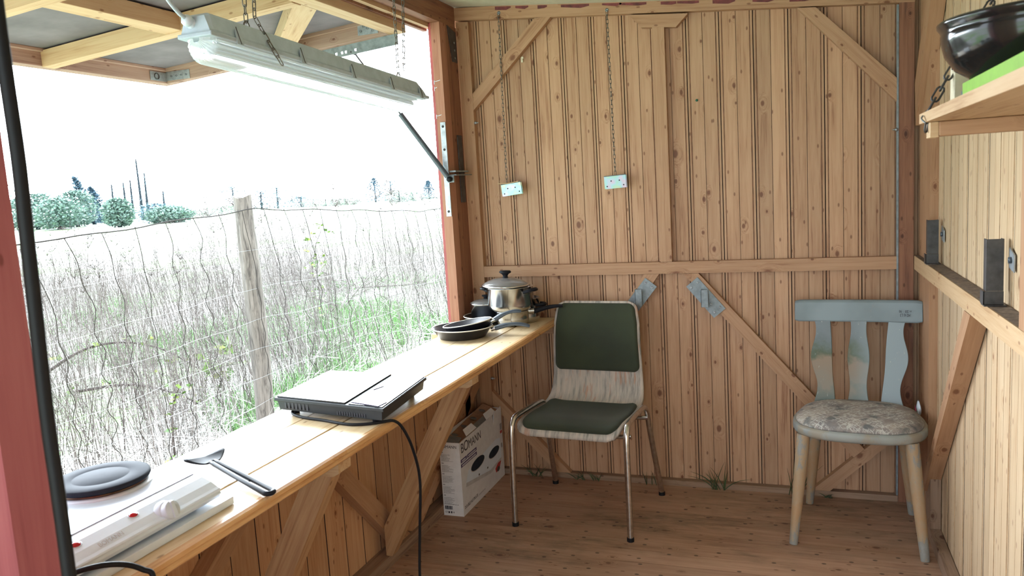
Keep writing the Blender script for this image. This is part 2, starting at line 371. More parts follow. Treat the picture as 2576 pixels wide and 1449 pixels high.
WM = {}; SP = {}
def thing(name, label, cat, loc=(0, 0, 0), rz=0.0, group=None, world=False, rot=None):
    o = bpy.data.objects.new(name, None); COL.objects.link(o); o.empty_display_size = 0.05
    m = Matrix.Translation(V(loc)) @ (rot.to_4x4() if rot is not None else Matrix.Rotation(rz, 4, 'Z'))
    o.matrix_world = m; o['label'] = label; o['category'] = cat
    if group: o['group'] = group
    WM[o.name] = m; SP[o.name] = Matrix.Identity(4) if world else m
    return o
def frame(org, xd, zd=(0, 0, 1)):
    x = V(xd).normalized(); z = V(zd); z = (z - x*z.dot(x))
    z = z.normalized() if z.length > 1e-5 else x.orthogonal().normalized()
    y = z.cross(x)
    return Matrix(((x.x, y.x, z.x, org[0]), (x.y, y.y, z.y, org[1]), (x.z, y.z, z.z, org[2]), (0, 0, 0, 1)))
def mk(name, b, mats, parent=None, F=None, bevel=0.0, seg=2, solid=0.0, sub=0, label=None, group=None, cat=None, kind=None, shade=None, space=None):
    if not isinstance(mats, (list, tuple)): mats = [mats]
    S = space if space is not None else (SP[parent.name] if parent else Matrix.Identity(4))
    if F is None:
        if parent is None:
            c = V([sum(p[i] for p in b.v)/len(b.v) for i in range(3)]) * 0
        F = Matrix.Identity(4)
    Fi = F.inverted()
    me = bpy.data.meshes.new(name)
    me.from_pydata([tuple(Fi @ V(p)) for p in b.v], [], b.f)
    for m in mats: me.materials.append(M[m] if isinstance(m, str) else m)
    me.polygons.foreach_set('material_index', b.mi); me.polygons.foreach_set('use_smooth', b.sm)
    at = me.attributes.new('pl', 'FLOAT', 'FACE'); at.data.foreach_set('value', b.pl)
    me.update()
    o = bpy.data.objects.new(name, me); COL.objects.link(o)
    W = S @ F
    if parent: o.parent = parent; o.matrix_parent_inverse = Matrix.Identity(4); o.matrix_basis = WM[parent.name].inverted() @ W
    else: o.matrix_world = W
    WM[o.name] = W; SP[o.name] = S
    if solid: md = o.modifiers.new('thick', 'SOLIDIFY'); md.thickness = solid; md.offset = 0
    if bevel: md = o.modifiers.new('bev', 'BEVEL'); md.width = bevel; md.segments = seg; md.limit_method = 'ANGLE'; md.angle_limit = 0.6
    if sub: md = o.modifiers.new('sub', 'SUBSURF'); md.levels = sub; md.render_levels = sub
    for k, v in (('label', label), ('group', group), ('category', cat), ('kind', kind)):
        if v: o[k] = v
    return o
def weld(o, d=0.0004):
    bm = bmesh.new(); bm.from_mesh(o.data); bmesh.ops.remove_doubles(bm, verts=bm.verts, dist=d)
    bmesh.ops.recalc_face_normals(bm, faces=bm.faces); bm.to_mesh(o.data); bm.free(); return o
def struct(name, b, m, F=None, **k): return mk(name, b, m, None, F, kind='structure', **k)
trimn = [0]
def trim(b, m, F=None, **k):
    trimn[0] += 1; return struct('trim_%d' % trimn[0], b, m, F, **k)
def spl(pts, n=8):
    pts = [V(p) for p in pts]; P = [pts[0]*2-pts[1]] + pts + [pts[-1]*2-pts[-2]]; out = []
    for i in range(1, len(P)-2):
        for k in range(n):
            t = k/n; a, b, c, d = P[i-1:i+3]
            out.append(0.5*((2*b)+(c-a)*t+(2*a-5*b+4*c-d)*t*t+(3*b-a-3*c+d)*t**3))
    out.append(pts[-1]); return out
def timber(poly, ext, xd, m='beam', bevel=0.0025, tr=True, **k):
    """a board: outline polygon pushed along ext, grain along xd"""
    b = B().prism(poly, ext); c = sum((V(p) for p in poly), V((0, 0, 0)))/len(poly)
    F = frame(c, xd, ext)
    return trim(b, m, F, bevel=bevel, **k) if tr else (b, F)
def textmesh(txt, size, font_w=1.0):
    cu = bpy.data.curves.new('t', 'FONT'); cu.body = txt; cu.size = size; cu.extrude = 0.0002
    ob = bpy.data.objects.new('t', cu); COL.objects.link(ob)
    dg = bpy.context.evaluated_depsgraph_get(); me = bpy.data.meshes.new_from_object(ob.evaluated_get(dg))
    b = B(); b.v = [tuple(v.co) for v in me.vertices]; b.f = [list(p.vertices) for p in me.polygons]
    n = len(b.f); b.mi = [0]*n; b.pl = [0.0]*n; b.sm = [False]*n
    bpy.data.objects.remove(ob); bpy.data.meshes.remove(me); return b
def fit(b, w, h):
    xs = [p[0] for p in b.v]; ys = [p[1] for p in b.v]; x0, x1, y0, y1 = min(xs), max(xs), min(ys), max(ys)
    b.v = [((x-x0)/(x1-x0)*w, (y-y0)/(y1-y0)*h, z) for x, y, z in b.v]; return b
def place(b, org, xd, yd):
    x = V(xd).normalized(); y = V(yd).normalized(); z = x.cross(y); o = V(org)
    b.v = [tuple(o+x*p[0]+y*p[1]+z*p[2]) for p in b.v]; return b

# ================================================================ SHELL
XL, XR, YB = -1.505, 0.45, 3.53          # frame faces: left, right, back
def zc(x): return 2.291 - 0.105*(x+1.51)  # sloping ceiling
YN = -1.1  # ceiling and right wall carried on unseen behind the camera to hold back skylight
# planked wall: u runs along the wall, zlo/zhi give its ends
def planks(u0, u1, zlo, zhi, P, pitch, plain_joint=False, rnd=1.0):
    b = B()
    if plain_joint: prof = [(0, .004), (.0010, .004), (.0022, 0), (pitch-.0022, 0), (pitch-.0010, .004), (pitch, .004)]
    else: prof = [(0, .012), (.0011, .012), (.0019, .0010), (.0105, .0008), (.0118, .0042), (.0138, .0042), (.0150, 0), (pitch*.491, 0), (pitch*.496, .0055), (pitch*.504, .0055), (pitch*.509, 0),
                (pitch-.0150, 0), (pitch-.0138, .0042), (pitch-.0118, .0042), (pitch-.0105, .0008), (pitch-.0019, .0010), (pitch-.0011, .012), (pitch, .012)]
    u = u0
    while u < u1-1e-6:
        pl = random.random(); dd = random.uniform(0, .0015)*rnd
        for half in ((0,) if plain_joint else (0, 1)):
            pass
        for (a, da), (c, dc) in zip(prof[:-1], prof[1:]):
            ua, uc = min(u+a, u1), min(u+c, u1)
            if uc-ua < 1e-6: continue
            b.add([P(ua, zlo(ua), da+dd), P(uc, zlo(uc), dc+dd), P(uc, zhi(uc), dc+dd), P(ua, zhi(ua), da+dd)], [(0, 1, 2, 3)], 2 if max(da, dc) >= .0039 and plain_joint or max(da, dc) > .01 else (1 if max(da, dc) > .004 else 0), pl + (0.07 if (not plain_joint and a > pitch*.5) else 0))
        u += pitch
    # back sheet keeps the wall solid
    T = .030
    b.add([P(u0, zlo(u0), T), P(u1, zlo(u1), T), P(u1, zhi(u1), T), P(u0, zhi(u0), T)], [(3, 2, 1, 0)])
    return b
# back wall boards, recessed behind the frame
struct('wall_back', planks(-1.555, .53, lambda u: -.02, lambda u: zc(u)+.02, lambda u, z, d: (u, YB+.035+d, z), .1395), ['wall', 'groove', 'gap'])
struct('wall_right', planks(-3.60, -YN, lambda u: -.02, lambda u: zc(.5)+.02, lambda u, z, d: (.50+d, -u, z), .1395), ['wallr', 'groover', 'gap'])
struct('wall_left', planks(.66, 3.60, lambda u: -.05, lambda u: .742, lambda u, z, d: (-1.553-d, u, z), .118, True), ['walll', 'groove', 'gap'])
struct('wall_near_added', planks(YN, .66, lambda u: -.05, lambda u: zc(-1.5), lambda u, z, d: (-1.553-d, u, z), .118, True), ['walll', 'groove', 'gap'])  # added unseen wall, closes the left side behind the camera to cut light
# floor boards run across the room
def fl():
    b = B(); y = YN-.35; 
    while y < 3.58:
        p = .0935; pl = random.random()
        b.box(-1.56, .53, y+.0006, y+p-.0006, -.03, 0, 0, pl); y += p
    return b
struct('floor', fl(), 'floor')
trim(B().box(-1.54, .51, YN-.3, 3.56, -.09, -.032), 'sill')
# ceiling
b = B(); e = .012
for i in range(10):
    y0, y1 = YN+i*.5, min(YN+(i+1)*.5-.003, 3.6)
    b.prism([(-1.62, y0, zc(-1.62)), (.56, y0, zc(.56)), (.56, y0, zc(.56)+e), (-1.62, y0, zc(-1.62)+e)], (0, y1-y0, 0))
b.prism([(-1.62, YN, zc(-1.62)+e), (.56, YN, zc(.56)+e), (.56, YN, zc(.56)+e+.03), (-1.62, YN, zc(-1.62)+e+.03)], (0, 3.6-YN, 0))
struct('ceiling', b, 'ceil')

# --- back wall frame (faces at YB)
T = (0, .034, 0)
def bw(pts, xd, m='beam', ext=T, **k): return timber([(x, YB, z) for x, z in pts], ext, xd, m, **k)
bw([(-1.505, 0), (-1.442, 0), (-1.442, 2.215), (-1.505, 2.222)], (0, 0, 1), 'beam')                 # left post
bw([(.394, 0), (.449, 0), (.449, 2.06), (.394, 2.06)], (0, 0, 1), 'beamd')                          # right post
b, F = timber([(-1.508, YB-.002, 2.228), (.45, YB-.002, 2.052), (.45, YB-.002, 2.13), (-1.508, YB-.002, 2.286)], (0, .036, 0), (1, 0, -.09), tr=False)
trim(b, 'beam', F, bevel=.002)
b = B(); x = -1.3
while x < .3:
    L = random.uniform(.03, .14); zz = zc(x)
    b.prism([(x, YB-.0035, zz-.010-random.uniform(.001, .010)), (x+L*.7, YB-.0035, zz-.105*L*.7-.013-random.uniform(.001, .008)), (x+L, YB-.0035, zz-.105*L-.008-random.uniform(.0, .007)), (x+L, YB-.0035, zz-.105*L-.004), (x, YB-.0035, zz-.004)], (0, .002, 0)); x += L+random.uniform(-.01, .12)
trim(b, 'redold')                                                                                      # remnants of red paint along the top rail
bw([(-1.441, 1.000+.0), (.393, 1.0), (.393, 1.053), (-1.441, 1.053)], (1, 0, 0), 'beam')
bw([(-1.441, .0), (.393, .0), (.393, .026), (-1.441, .026)], (1, 0, 0), 'sill')
bw([(-1.441, 1.883), (-1.441, 1.805), (-1.032, 2.188), (-1.112, 2.190)], (1, 0, .95), 'beam')      # upper left brace
bw([(.017, 2.086), (.088, 2.080), (.393, 1.762), (.393, 1.670)], (1, 0, -1.05), 'beam')            # upper right brace
bw([(-.677, 2.148), (-.423, 2.122), (-.475, 2.072), (-.626, 2.088)], (1, 0, -.1), 'beam', ext=(0, .034, 0))
bw([(-.578, 2.083), (-.526, 2.078), (-.526, 1.054), (-.578, 1.054)], (0, 0, 1), 'beam')
bw([(-.655, .999), (-.586, .999), (-1.05+.0, .35), (-1.10, .36)], (1, 0, 1.4), 'beam')               # lower left of the upper V
bw([(-.478, .999), (-.412, .999), (.285, .20), (.232, .172)], (1, 0, -1.15), 'beam')
timber([(.052, YB-.004, .028), (.125, YB-.004, .028), (.393, YB-.004, .285), (.393, YB-.004, .345)], (0, .038, 0), (1, 0, .9))
bw([(-1.441, .425), (-1.441, .352), (-1.126, .027), (-1.052, .027)], (1, 0, -1), 'beam')
# thin grey edging strip beside the right post
trim(B().box(.386, .393, YB-.003, YB+.02, .03, 2.05), 'zincp')
# --- left wall frame
def lw(pts, xd, m='beam', x=-1.505, ext=(-.047, 0, 0), **k): return timber([(x, y, z) for y, z in pts], ext, xd, m, **k)
lw([(.70, .0), (3.53, .0), (3.53, .045), (.70, .045)], (0, 1, 0), 'sill', x=-1.490, ext=(-.062, 0, 0))
lw([(.70, .700), (3.335, .700), (3.335, .742), (.70, .742)], (0, 1, 0), 'beam')
lw([(1.99, .700), (2.075, .700), (2.70, .046), (2.60, .046)], (0, .66, -.7), 'beam')
lw([(2.72, .046), (2.82, .046), (3.53, .45), (3.53, .52)], (0, 1, .57), 'beam')
lw([(1.00, .046), (1.09, .046), (1.98, .66), (1.94, .70)], (0, 1, .68), 'beam')
lw([(3.34, .046), (3.405, .046), (3.405, .774), (3.34, .774)], (0, 0, 1), 'beamd')
# window jamb: front timber with red outer edge, second board, dark corner board
lw([(3.34, .775), (3.404, .775), (3.404, 2.193), (3.34, 2.193)], (0, 0, 1), 'beamr', ext=(-.044, 0, 0))
b = B().prism([(-1.549, 3.343, .775), (-1.549, 3.40, .775), (-1.549, 3.40, 2.193), (-1.549, 3.343, 2.193)], (-.014, 0, 0)); trim(b, 'red', bevel=.002)
lw([(3.404, .775), (3.529, .775), (3.529, 2.193), (3.404, 2.193)], (0, 0, 1), 'beamd', ext=(-.05, 0, 0))
# white paint drips on the jamb
b = B()
for z, L in ((1.93, .03), (1.90, .012), (1.775, .025)):
    b.tube([(-1.549, 3.3395, z), (-1.549+L*.4, 3.3395, z+.001), (-1.549+L, 3.3395, z+.004)], .0014, 6); b.tube([(-1.5485, 3.3395, z-.012), (-1.548, 3.3395, z+.006)], .0016, 6)
trim(b, 'whitep')
# lintel beam
b, F = timber([(-1.508, YN, 2.193), (-1.508, YN, 2.289), (-1.56, YN, 2.293), (-1.56, YN, 2.193)], (0, 3.529-YN, 0), (0, 1, 0), tr=False)
trim(b, 'beamd', frame((-1.53, 2, 2.24), (0, 1, 0)), bevel=.002)
b = B().prism([(-1.5605, YN, 2.175), (-1.5605, YN, 2.20), (-1.585, YN, 2.20), (-1.585, YN, 2.175)], (0, 3.40-YN, 0)); trim(b, 'fresh', frame((-1.57, 2, 2.19), (0, 1, 0)))
b = B().prism([(-1.586, YN, 2.165), (-1.586, YN, 2.26), (-1.606, YN, 2.26), (-1.606, YN, 2.165)], (0, 3.38-YN, 0)); trim(b, 'beamd')
# near doorway jamb, red, right beside the camera
b = B().prism([(-.953, .735, -.03), (-1.09, .735, -.03), (-1.09, .735, 2.24), (-.953, .735, 2.24)], (0, -.06, 0))
F = frame((-1.0, .7, 1.2), (0, 0, 1), (0, -1, 0)); trim(b, 'redpost', F, bevel=.006, seg=3)
b = B().box(-1.56, -1.09, .66, .70, -.03, 2.25); trim(b, 'redpost', frame((-1.3, .7, 1.2), (0, 0, 1), (0, -1, 0)))
# --- right wall frame (face at XR)
def rw(pts, xd, m='beam', x=XR, ext=(.048, 0, 0), **k): return timber([(x, y, z) for y, z in pts], ext, xd, m, **k)
rw([(3.28, -.02), (3.528, -.02), (3.528, 2.06), (3.28, 2.06)], (0, 0, 1), 'beam', x=.470, ext=(.03, 0, 0))
b, F = timber([(XR, .72, 1.0), (XR, 3.52, 1.0), (XR, 3.52, 1.055), (XR, .72, 1.055)], (.048, 0, 0), (0, 1, 0), tr=False)
RAIL = trim(b, 'fresh', F, bevel=.003)
b = B()
def dustz(y, t): return 1.0555 + .0025*max(0, noise.noise(V((y*9, t*4, 0)))) + .001
b.grid(lambda s, t: (XR+.002+.045*t, 0.72+(2.80)*s, dustz(s*3, t*2)), 120, 6); trim(b, 'dust', )
rw([(2.43, .998), (2.515, .998), (3.225, .235), (3.235, .170)], (0, .8, -.8), 'beam')
F = frame((XR, 3.3, 1.8), (0, .7, -.8), (1, 0, 0))
b2 = B().prism([(XR, 3.10, 2.042), (XR, 3.185, 2.08), (XR, 3.527, 1.74), (XR, 3.50, 1.572)], (.048, 0, 0)); trim(b2, 'beam', F, bevel=.003)
rw([(1.86, 1.056), (1.93, 1.056), (1.93, 2.08), (1.86, 2.08)], (0, 0, 1), 'beam')
rw([(.72, -.0), (3.50, -.0), (3.50, .05), (YN+.1, .05)], (0, 1, 0), 'sill', x=.462, ext=(.036, 0, 0))
rw([(3.16, .05), (3.26, .05), (3.26, .28), (3.16, .28)], (0, 0, 1), 'sill', x=.462, ext=(.036, 0, 0))

# ================================================================ WINDOW HATCH propped open outside
def hz(x, off=0): return 2.03 + .075*(x+2.93) + off
hatch = thing('window_hatch', 'hinged grey hatch panel with pine battens, propped open outside the window', 'hatch', (-1.6, 3.2, 2.13), world=True)
HH = .062
def hb(x0, x1, y0, y1, m, name='frame_rail', hh=HH, grain=None, lo=0.0):
    b = B().prism([(x0, y0, hz(x0, lo)), (x1, y0, hz(x1, lo)), (x1, y0, hz(x1, lo+hh)), (x0, y0, hz(x0, lo+hh))], (0, y1-y0, 0))
    g = grain or ((0, 1, 0) if (y1-y0) > (x1-x0) else (1, 0, .075))
    return mk(name, b, m, hatch, frame(((x0+x1)/2, (y0+y1)/2, hz((x0+x1)/2)), g), bevel=.002)
Y0H = .95
bp = B().prism([(-2.95, Y0H, hz(-2.95, HH+.008)), (-1.62, Y0H, hz(-1.62, HH+.008)), (-1.62, Y0H, hz(-1.62, HH+.024)), (-2.95, Y0H, hz(-2.95, HH+.024))], (0, 3.19-Y0H, 0))
mk('panel', bp, 'panel', hatch)
hb(-2.93, -2.885, Y0H, 3.17, 'primed', hh=HH)
hb(-2.885, -1.665, 3.125, 3.17, 'primed')
hb(-1.665, -1.60, Y0H, 3.19, 'fresh'); hb(-2.885, -1.665, Y0H, Y0H+.05, 'fresh')
hb(-2.885, -1.665, 2.445, 2.50, 'fresh', 'batten', lo=-.004, hh=HH+.004)
hb(-2.885, -1.665, 1.875, 1.925, 'fresh', 'batten')
hb(-2.24, -2.165, 1.925, 2.445, 'fresh', 'batten')
# thin lips along the battens
for (x0, x1, y0, y1) in ((-2.885, -2.87, Y0H, 3.12), (-2.885, -1.67, 2.500, 2.515), (-2.885, -1.67, 3.110, 3.125)):
    hb(x0, x1, y0, y1, 'primed' if y0 > 3 or x1 < -2.8 else 'fresh', 'lip', hh=.014, lo=HH-.006)
p = [(-1.70, 2.500), (-1.665, 2.500), (-1.665, 2.60), (-2.16, 3.125), (-2.265, 3.125)]
b = B().prism([(x, y, hz(x)) for x, y in p], (0, 0, HH)); mk('brace', b, 'fresh', hatch, frame((-2, 2.8, 2.1), (-.5, .52, 0)), bevel=.002)
# corner plate with holes and ring, small plate
b = B(); b.box(-2.882, -2.74, 3.1225, 3.125, hz(-2.82)+.008, hz(-2.82)+.05); b.box(-2.8845, -2.882, 3.02, 3.125, hz(-2.88)+.008, hz(-2.88)+.05)
for k in range(4): b.lathe([(.0045, 0), (.0045, .002)], 10, (-2.85+k*.03, 3.1225, hz(-2.82)+.028), (0, -1, 0), 1)
b.tube([(-2.8815+.001, 3.06+.014*math.cos(a), hz(-2.88)+.028+.014*math.sin(a)) for a in [i*2*math.pi/16 for i in range(16)]], .002, 6, 1, closed=True)
mk('corner_plate', b, ['zinc', 'darksteel'], hatch)
b = B(); b.box(-1.80, -1.70, 3.1225, 3.1252, hz(-1.75)+.012, hz(-1.75)+.055)
for dx, dz in ((.015, .02), (.05, .03), (.075, .018), (.03, .04)): b.lathe([(.005, 0), (.005, .002)], 10, (-1.80+dx, 3.1225, hz(-1.75)+.008+dz), (0, -1, 0), 1)
mk('corner_plate', b, ['zinc', 'darksteel'], hatch)
b = B(); z0 = -.047
hx = (-1.945, -1.915, -1.895, -1.845); edges = [-2.20] + [x+d for x in hx for d in (-.0055, .0055)] + [-1.63]
def web(xa, xb, za, zb_): b.prism([(xa, 3.166, hz(xa, za)), (xb, 3.166, hz(xb, za)), (xb, 3.166, hz(xb, zb_)), (xa, 3.166, hz(xa, zb_))], (0, .004, 0))
web(-2.20, -1.63, z0, z0+.012); web(-2.20, -1.63, z0+.023, 0)
for k in range(0, len(edges), 2): web(edges[k], edges[k+1], z0+.012, z0+.023)
mk('stay_rail', b, 'zincp', hatch)
# gas strut
st = thing('gas_strut', 'dark gas strut from the jamb bracket up to the open hatch', 'strut', (-1.49, 3.325, 1.485), world=True)
A = V((-1.495, 3.315, 1.483)); Z = V((-1.868, 3.195, 2.075)); Mx = A.lerp(Z, .52)
mk('cylinder', B().tube([A.lerp(Z, .02), Mx], .0125, 14), 'bluegrey', st)
mk('rod', B().tube([Mx, A.lerp(Z, .985)], .0042, 10), 'darksteel', st)
b = B(); b.lathe([(.001, -.011), (.011, -.011), (.013, 0), (.011, .011), (.001, .011)], 14, A, (0, 1, 0)); b.tube([A, A+V((0, .022, 0))], .005, 8); mk('end_joint', b, 'black', st)
b = B(); b.lathe([(.001, -.009), (.009, -.009), (.010, 0), (.009, .009), (.001, .009)], 12, Z, (0, 1, 0)); b.tube([Z-V((0, .03, 0)), Z+V((0, .004, 0))], .004, 8); mk('end_joint', b, 'darksteel', st)
def screwhead(b, c, ax, r=.006, mi=0, mi2=1):
    b.lathe([(r, 0), (r*.95, r*.28), (r*.55, r*.45), (r*.5, r*.2), (.0001, r*.2)], 14, c, ax, mi)
br = thing('jamb_bracket', 'long galvanised strap with screws on the window jamb, holding the strut', 'bracket', (-1.517, 3.338, 1.32), world=True)
mk('strap', B().box(-1.532, -1.506, 3.3345, 3.3395, 1.312, 1.745), 'zinc', br, bevel=.001)
for z in (1.725, 1.62, 1.505, 1.335):
    b = B(); screwhead(b, (-1.519, 3.3345, z), (0, -1, 0)); mk('screw', b, 'darksteel', br)
b = B(); b.box(-1.51, -1.478, 3.326, 3.3345, 1.468, 1.50); b.box(-1.50, -1.47, 3.334, 3.485, 1.515, 1.522); b.box(-1.504, -1.468, 3.334, 3.52, 1.500, 1.504)
mk('support_arm', b, 'zincp', br)
b = B().box(-1.5045, -1.500, 3.452, 3.505, 1.372, 1.69); mk('back_strap', b, 'darksteel', br, bevel=.001)
t = thing('corner_bracket', 'dark steel angle plate at the top of the window jamb', 'bracket', (-1.50, 3.45, 2.1), world=True)
mk('plate', B().prism([(-1.5045, 3.42, 2.19), (-1.5045, 3.515, 2.17), (-1.5045, 3.515, 2.03), (-1.5045, 3.46, 2.03)], (.003, 0, 0)), 'darksteel', t)
for dz in (.02, .055, .09):
    b = B(); screwhead(b, (-1.5015, 3.49, 2.03+dz), (1, 0, 0), .005); mk('screw', b, 'zincp', t)

# bolts / small hardware on the back wall
def bolt(x, y, z, label, ax=(1, 0, 0), L=.022, cat='bolt'):
    t = thing('bolt', label, cat, (x, y, z), world=True); a = V(ax).normalized(); p = V((x, y, z))
    mk('shank', B().tube([p, p+a*L], .003, 8), 'zinc', t)
    mk('nut', B().lathe([(.001, L*.25), (.0075, L*.25), (.0075, L*.55), (.001, L*.55)], 6, p, a), 'zinc', t); return t
bolt(-1.441, 3.525, 1.745, 'steel bolt end sticking out beside the upper left of the back wall')
bolt(-1.441, 3.525, .492, 'steel bolt end low on the back wall below the counter')
bolt(.393, 3.525, 1.565, 'steel bolt end beside the dark right corner post', (-1, 0, 0))
t = mk('cable_clip', B().box(-1.197, -1.188, 3.556, 3.566, 2.005, 2.028).box(-1.193, -1.183, 3.550, 3.566, 2.020, 2.030), 'cream', None, bevel=.001, cat='clip', label='small cream cable clip on the boards under the upper left brace')

mk('push_pin', B().lathe([(.0001, 0), (.005, 0), (.0055, .003), (.003, .005), (.0001, .005)], 16, (-.400, 3.566, 1.757), (0, -1, 0)), 'darkgreen', None, cat='pin', label='small dark green pin in the boards of the upper back wall')
# ---------------------------------------------------------------- chains
def chain_mesh(b, p0, p1, link=.022, w=.0045, r=.0014, sag=0.0, mi=0, tw=0.0):
    p0, p1 = V(p0), V(p1); L = (p1-p0).length; n = max(2, int(L/(link-2*r)/1.0)); 
    d = (p1-p0).normalized(); a = d.orthogonal().normalized(); c = d.cross(a)
    for i in range(n):
        t = (i+.5)/n; m = p0.lerp(p1, t) - V((0, 0, sag*4*t*(1-t)))
        ang = tw + (math.pi/2 if i % 2 else 0) + .25; u = a*math.cos(ang)+c*math.sin(ang)
        h = L/n/2 + 2*r - w*1.0; pts = []
        for k in range(5): q = math.pi*k/4; pts.append(m + d*(h+w*math.sin(q)) + u*(w*math.cos(q)))
        for k in range(5): q = math.pi*k/4; pts.append(m - d*(h+w*math.sin(q)) - u*(w*math.cos(q)))
        b.tube(pts, r, 5, mi, closed=True)
    return b
def wall_chain(x0, z0, x1, z1, plx0, plx1, plz0, plz1, tilt, lab, labp):
    t = thing('hanging_chain', lab, 'chain', (x0, 3.52, z0), world=True, group='chains hanging on the back wall')
    mk('links', chain_mesh(B(), (x0, 3.523, z0), (x1, 3.523, z1), .021, .0042, .0013), 'iron', t)
    b = B(); b.lathe([(.001, 0), (.0085, 0), (.0085, .002), (.001, .002)], 18, (x0, 3.53, z0+.004), (0, -1, 0)); screwhead(b, (x0, 3.528, z0+.004), (0, -1, 0), .0055); mk('screw', b, 'zinc', t)
    h = thing('hinge', labp, 'hinge', ((plx0+plx1)/2, 3.52, plz1), world=True, group='hinge plates on the chain ends')
    b = B(); w_ = plx1-plx0; hh = plz1-plz0
    F = frame(((plx0+plx1)/2, 3.518, (plz0+plz1)/2), (1, 0, tilt), (0, 0, 1))
    Fi = F
    def P(x, y, z): return tuple(Fi @ V((x, y, z)))
    def bx(b, x0, x1, y0, y1, z0, z1, mi=0):
        vs = [P(x, y, z) for z in (z0, z1) for y in (y0, y1) for x in (x0, x1)]
        b.add(vs, [(0, 2, 3, 1), (4, 5, 7, 6), (0, 1, 5, 4), (2, 6, 7, 3), (0, 4, 6, 2), (1, 3, 7, 5)], mi)
    bx(b, -w_/2, w_/2, -.001, .0005, -hh/2, hh/2); mk('plate', b, 'rainbow', h)
    b = B(); bx(b, -w_/2+.003, w_/2+.003, .004, .0055, -hh/2-.001, hh/2); mk('plate', b, 'rainbow', h)
    b = B(); b.tube([P(-w_/2, .0025, hh/2+.001), P(w_/2, .0025, hh/2+.001)], .0035, 10); mk('pin', b, 'zincp', h)
    for dx, dz in ((-.38, -.3), (.38, -.28), (-.18, .12), (.2, .12)):
        b = B(); b.lathe([(.0033, -.0004), (.0001, -.0004)], 12, P(dx*w_, -.001, dz*hh), (0, -1, 0)); b.lathe([(.0033, .0008), (.0001, .0008)], 12, P(dx*w_, -.001, dz*hh), (0, -1, 0)); mk('screw_hole', b, 'ink', h)
    return t
wall_chain(-1.283, 2.231, -1.292, 1.452, -1.318, -1.218, 1.393, 1.447, .10, 'left of two thin chains hanging on the back wall', 'shiny rainbow hinge on the left chain end')
b = B().tube([(-1.335, 3.518, 1.450), (-1.28, 3.508, 1.449), (-1.23, 3.510, 1.456)], .0022, 8)
mk('wood_peg', b, 'fresh', None, cat='peg', label='thin wooden stick pushed through the end link of the left chain')
wall_chain(-.773, 2.177, -.766, 1.455, -.817, -.717, 1.397, 1.452, .045, 'right of two thin chains hanging on the back wall', 'dull rainbow hinge on the right chain end')

# ---------------------------------------------------------------- steel plates on the braces
def brace_plate(name, cx, cz, dx, dz, L, W, lab, plate_dir):
    t = thing('holder_plate', lab, 'bracket', (cx, 3.525, cz), world=True, group='grey steel holder plates under the rail')
    d = V((dx, 0, dz)).normalized(); n = V((-d.z, 0, d.x)); c = V((cx, 3.5285, cz))
    def Q(a, b_, y=0): return tuple(c + d*a + n*b_ + V((0, y, 0)))
    b = B().prism([Q(-L/2, -W/2), Q(L/2, -W/2), Q(L/2, W/2), Q(-L/2, W/2)], (0, -.004, 0)); mk('plate', b, 'zincp', t, bevel=.0008)
    b = B(); x0, z0 = cx+plate_dir*.004-.014, cz-.04
    b.box(x0, x0+.031, 3.497, 3.5, z0, z0+.078); b.box(x0, x0+.003, 3.497, 3.5265, z0, z0+.078); mk('channel', b, 'zincp', t, bevel=.0008)
    for a, b_ in ((-L*.40, W*.25), (-L*.40, -W*.28), (L*.38, W*.28), (L*.40, -W*.22), (L*.2, 0)):
        s = B(); screwhead(s, Q(a, b_, -.004), (0, -1, 0), .0058); mk('screw', s, 'zinc', t)
brace_plate('l', -.676, .896, -.62, -.78, .17, .066, 'grey steel plate half hidden behind the green chair back', -1)
brace_plate('r', -.382, .890, .62, -.75, .185, .066, 'grey steel plate on the right diagonal brace under the rail', -1)
# steel channels on the right wall rail
def channel(y, x0, x1, hgt, lab):
    t = thing('steel_channel', lab, 'bracket', ((x0+x1)/2, y, 1.058), world=True, group='steel channels on the right rail')
    b = B(); z0 = 1.060
    b.box(x0, x1, y-.003, y, z0+.034, z0+hgt); b.box(x0, x0+.003, y, y+.026, z0+.034, z0+hgt); b.box(x1-.003, x1, y, y+.022, z0+.034, z0+hgt); mk('channel', b, 'darksteel', t, bevel=.0006)
    b = B().box(x0-.006, x1, y-.006, y-.0035, z0, z0+.034).box(x0-.006, x0-.003, y-.006, y+.03, z0, z0+.034).box(x0-.006, x1+.004, y-.02, y+.02, z0-.003, z0); mk('foot', b, 'darksteel', t, bevel=.0006)
    b = B(); xx = .4965; yb = y-.03
    b.prism([(xx, yb+.012, z0+hgt-.02), (xx, yb-.034, z0+hgt-.035), (xx, yb-.034, z0+hgt-.078), (xx, yb+.012, z0+hgt-.070)], (-.003, 0, 0)); mk('catch_plate', b, 'zinc', t, bevel=.0006)
    b = B(); b.lathe([(.001, 0), (.0085, 0), (.0085, .006), (.001, .006)], 6, (xx-.003, yb-.008, z0+hgt-.050), (-1, 0, 0)); mk('nut', b, 'bluegrey', t)
channel(3.19, .450, .487, .158, 'steel channel standing on the right wall rail, the one nearer the corner')
channel(2.235, .447, .486, .165, 'steel channel standing on the right wall rail, the one nearer the shelf')

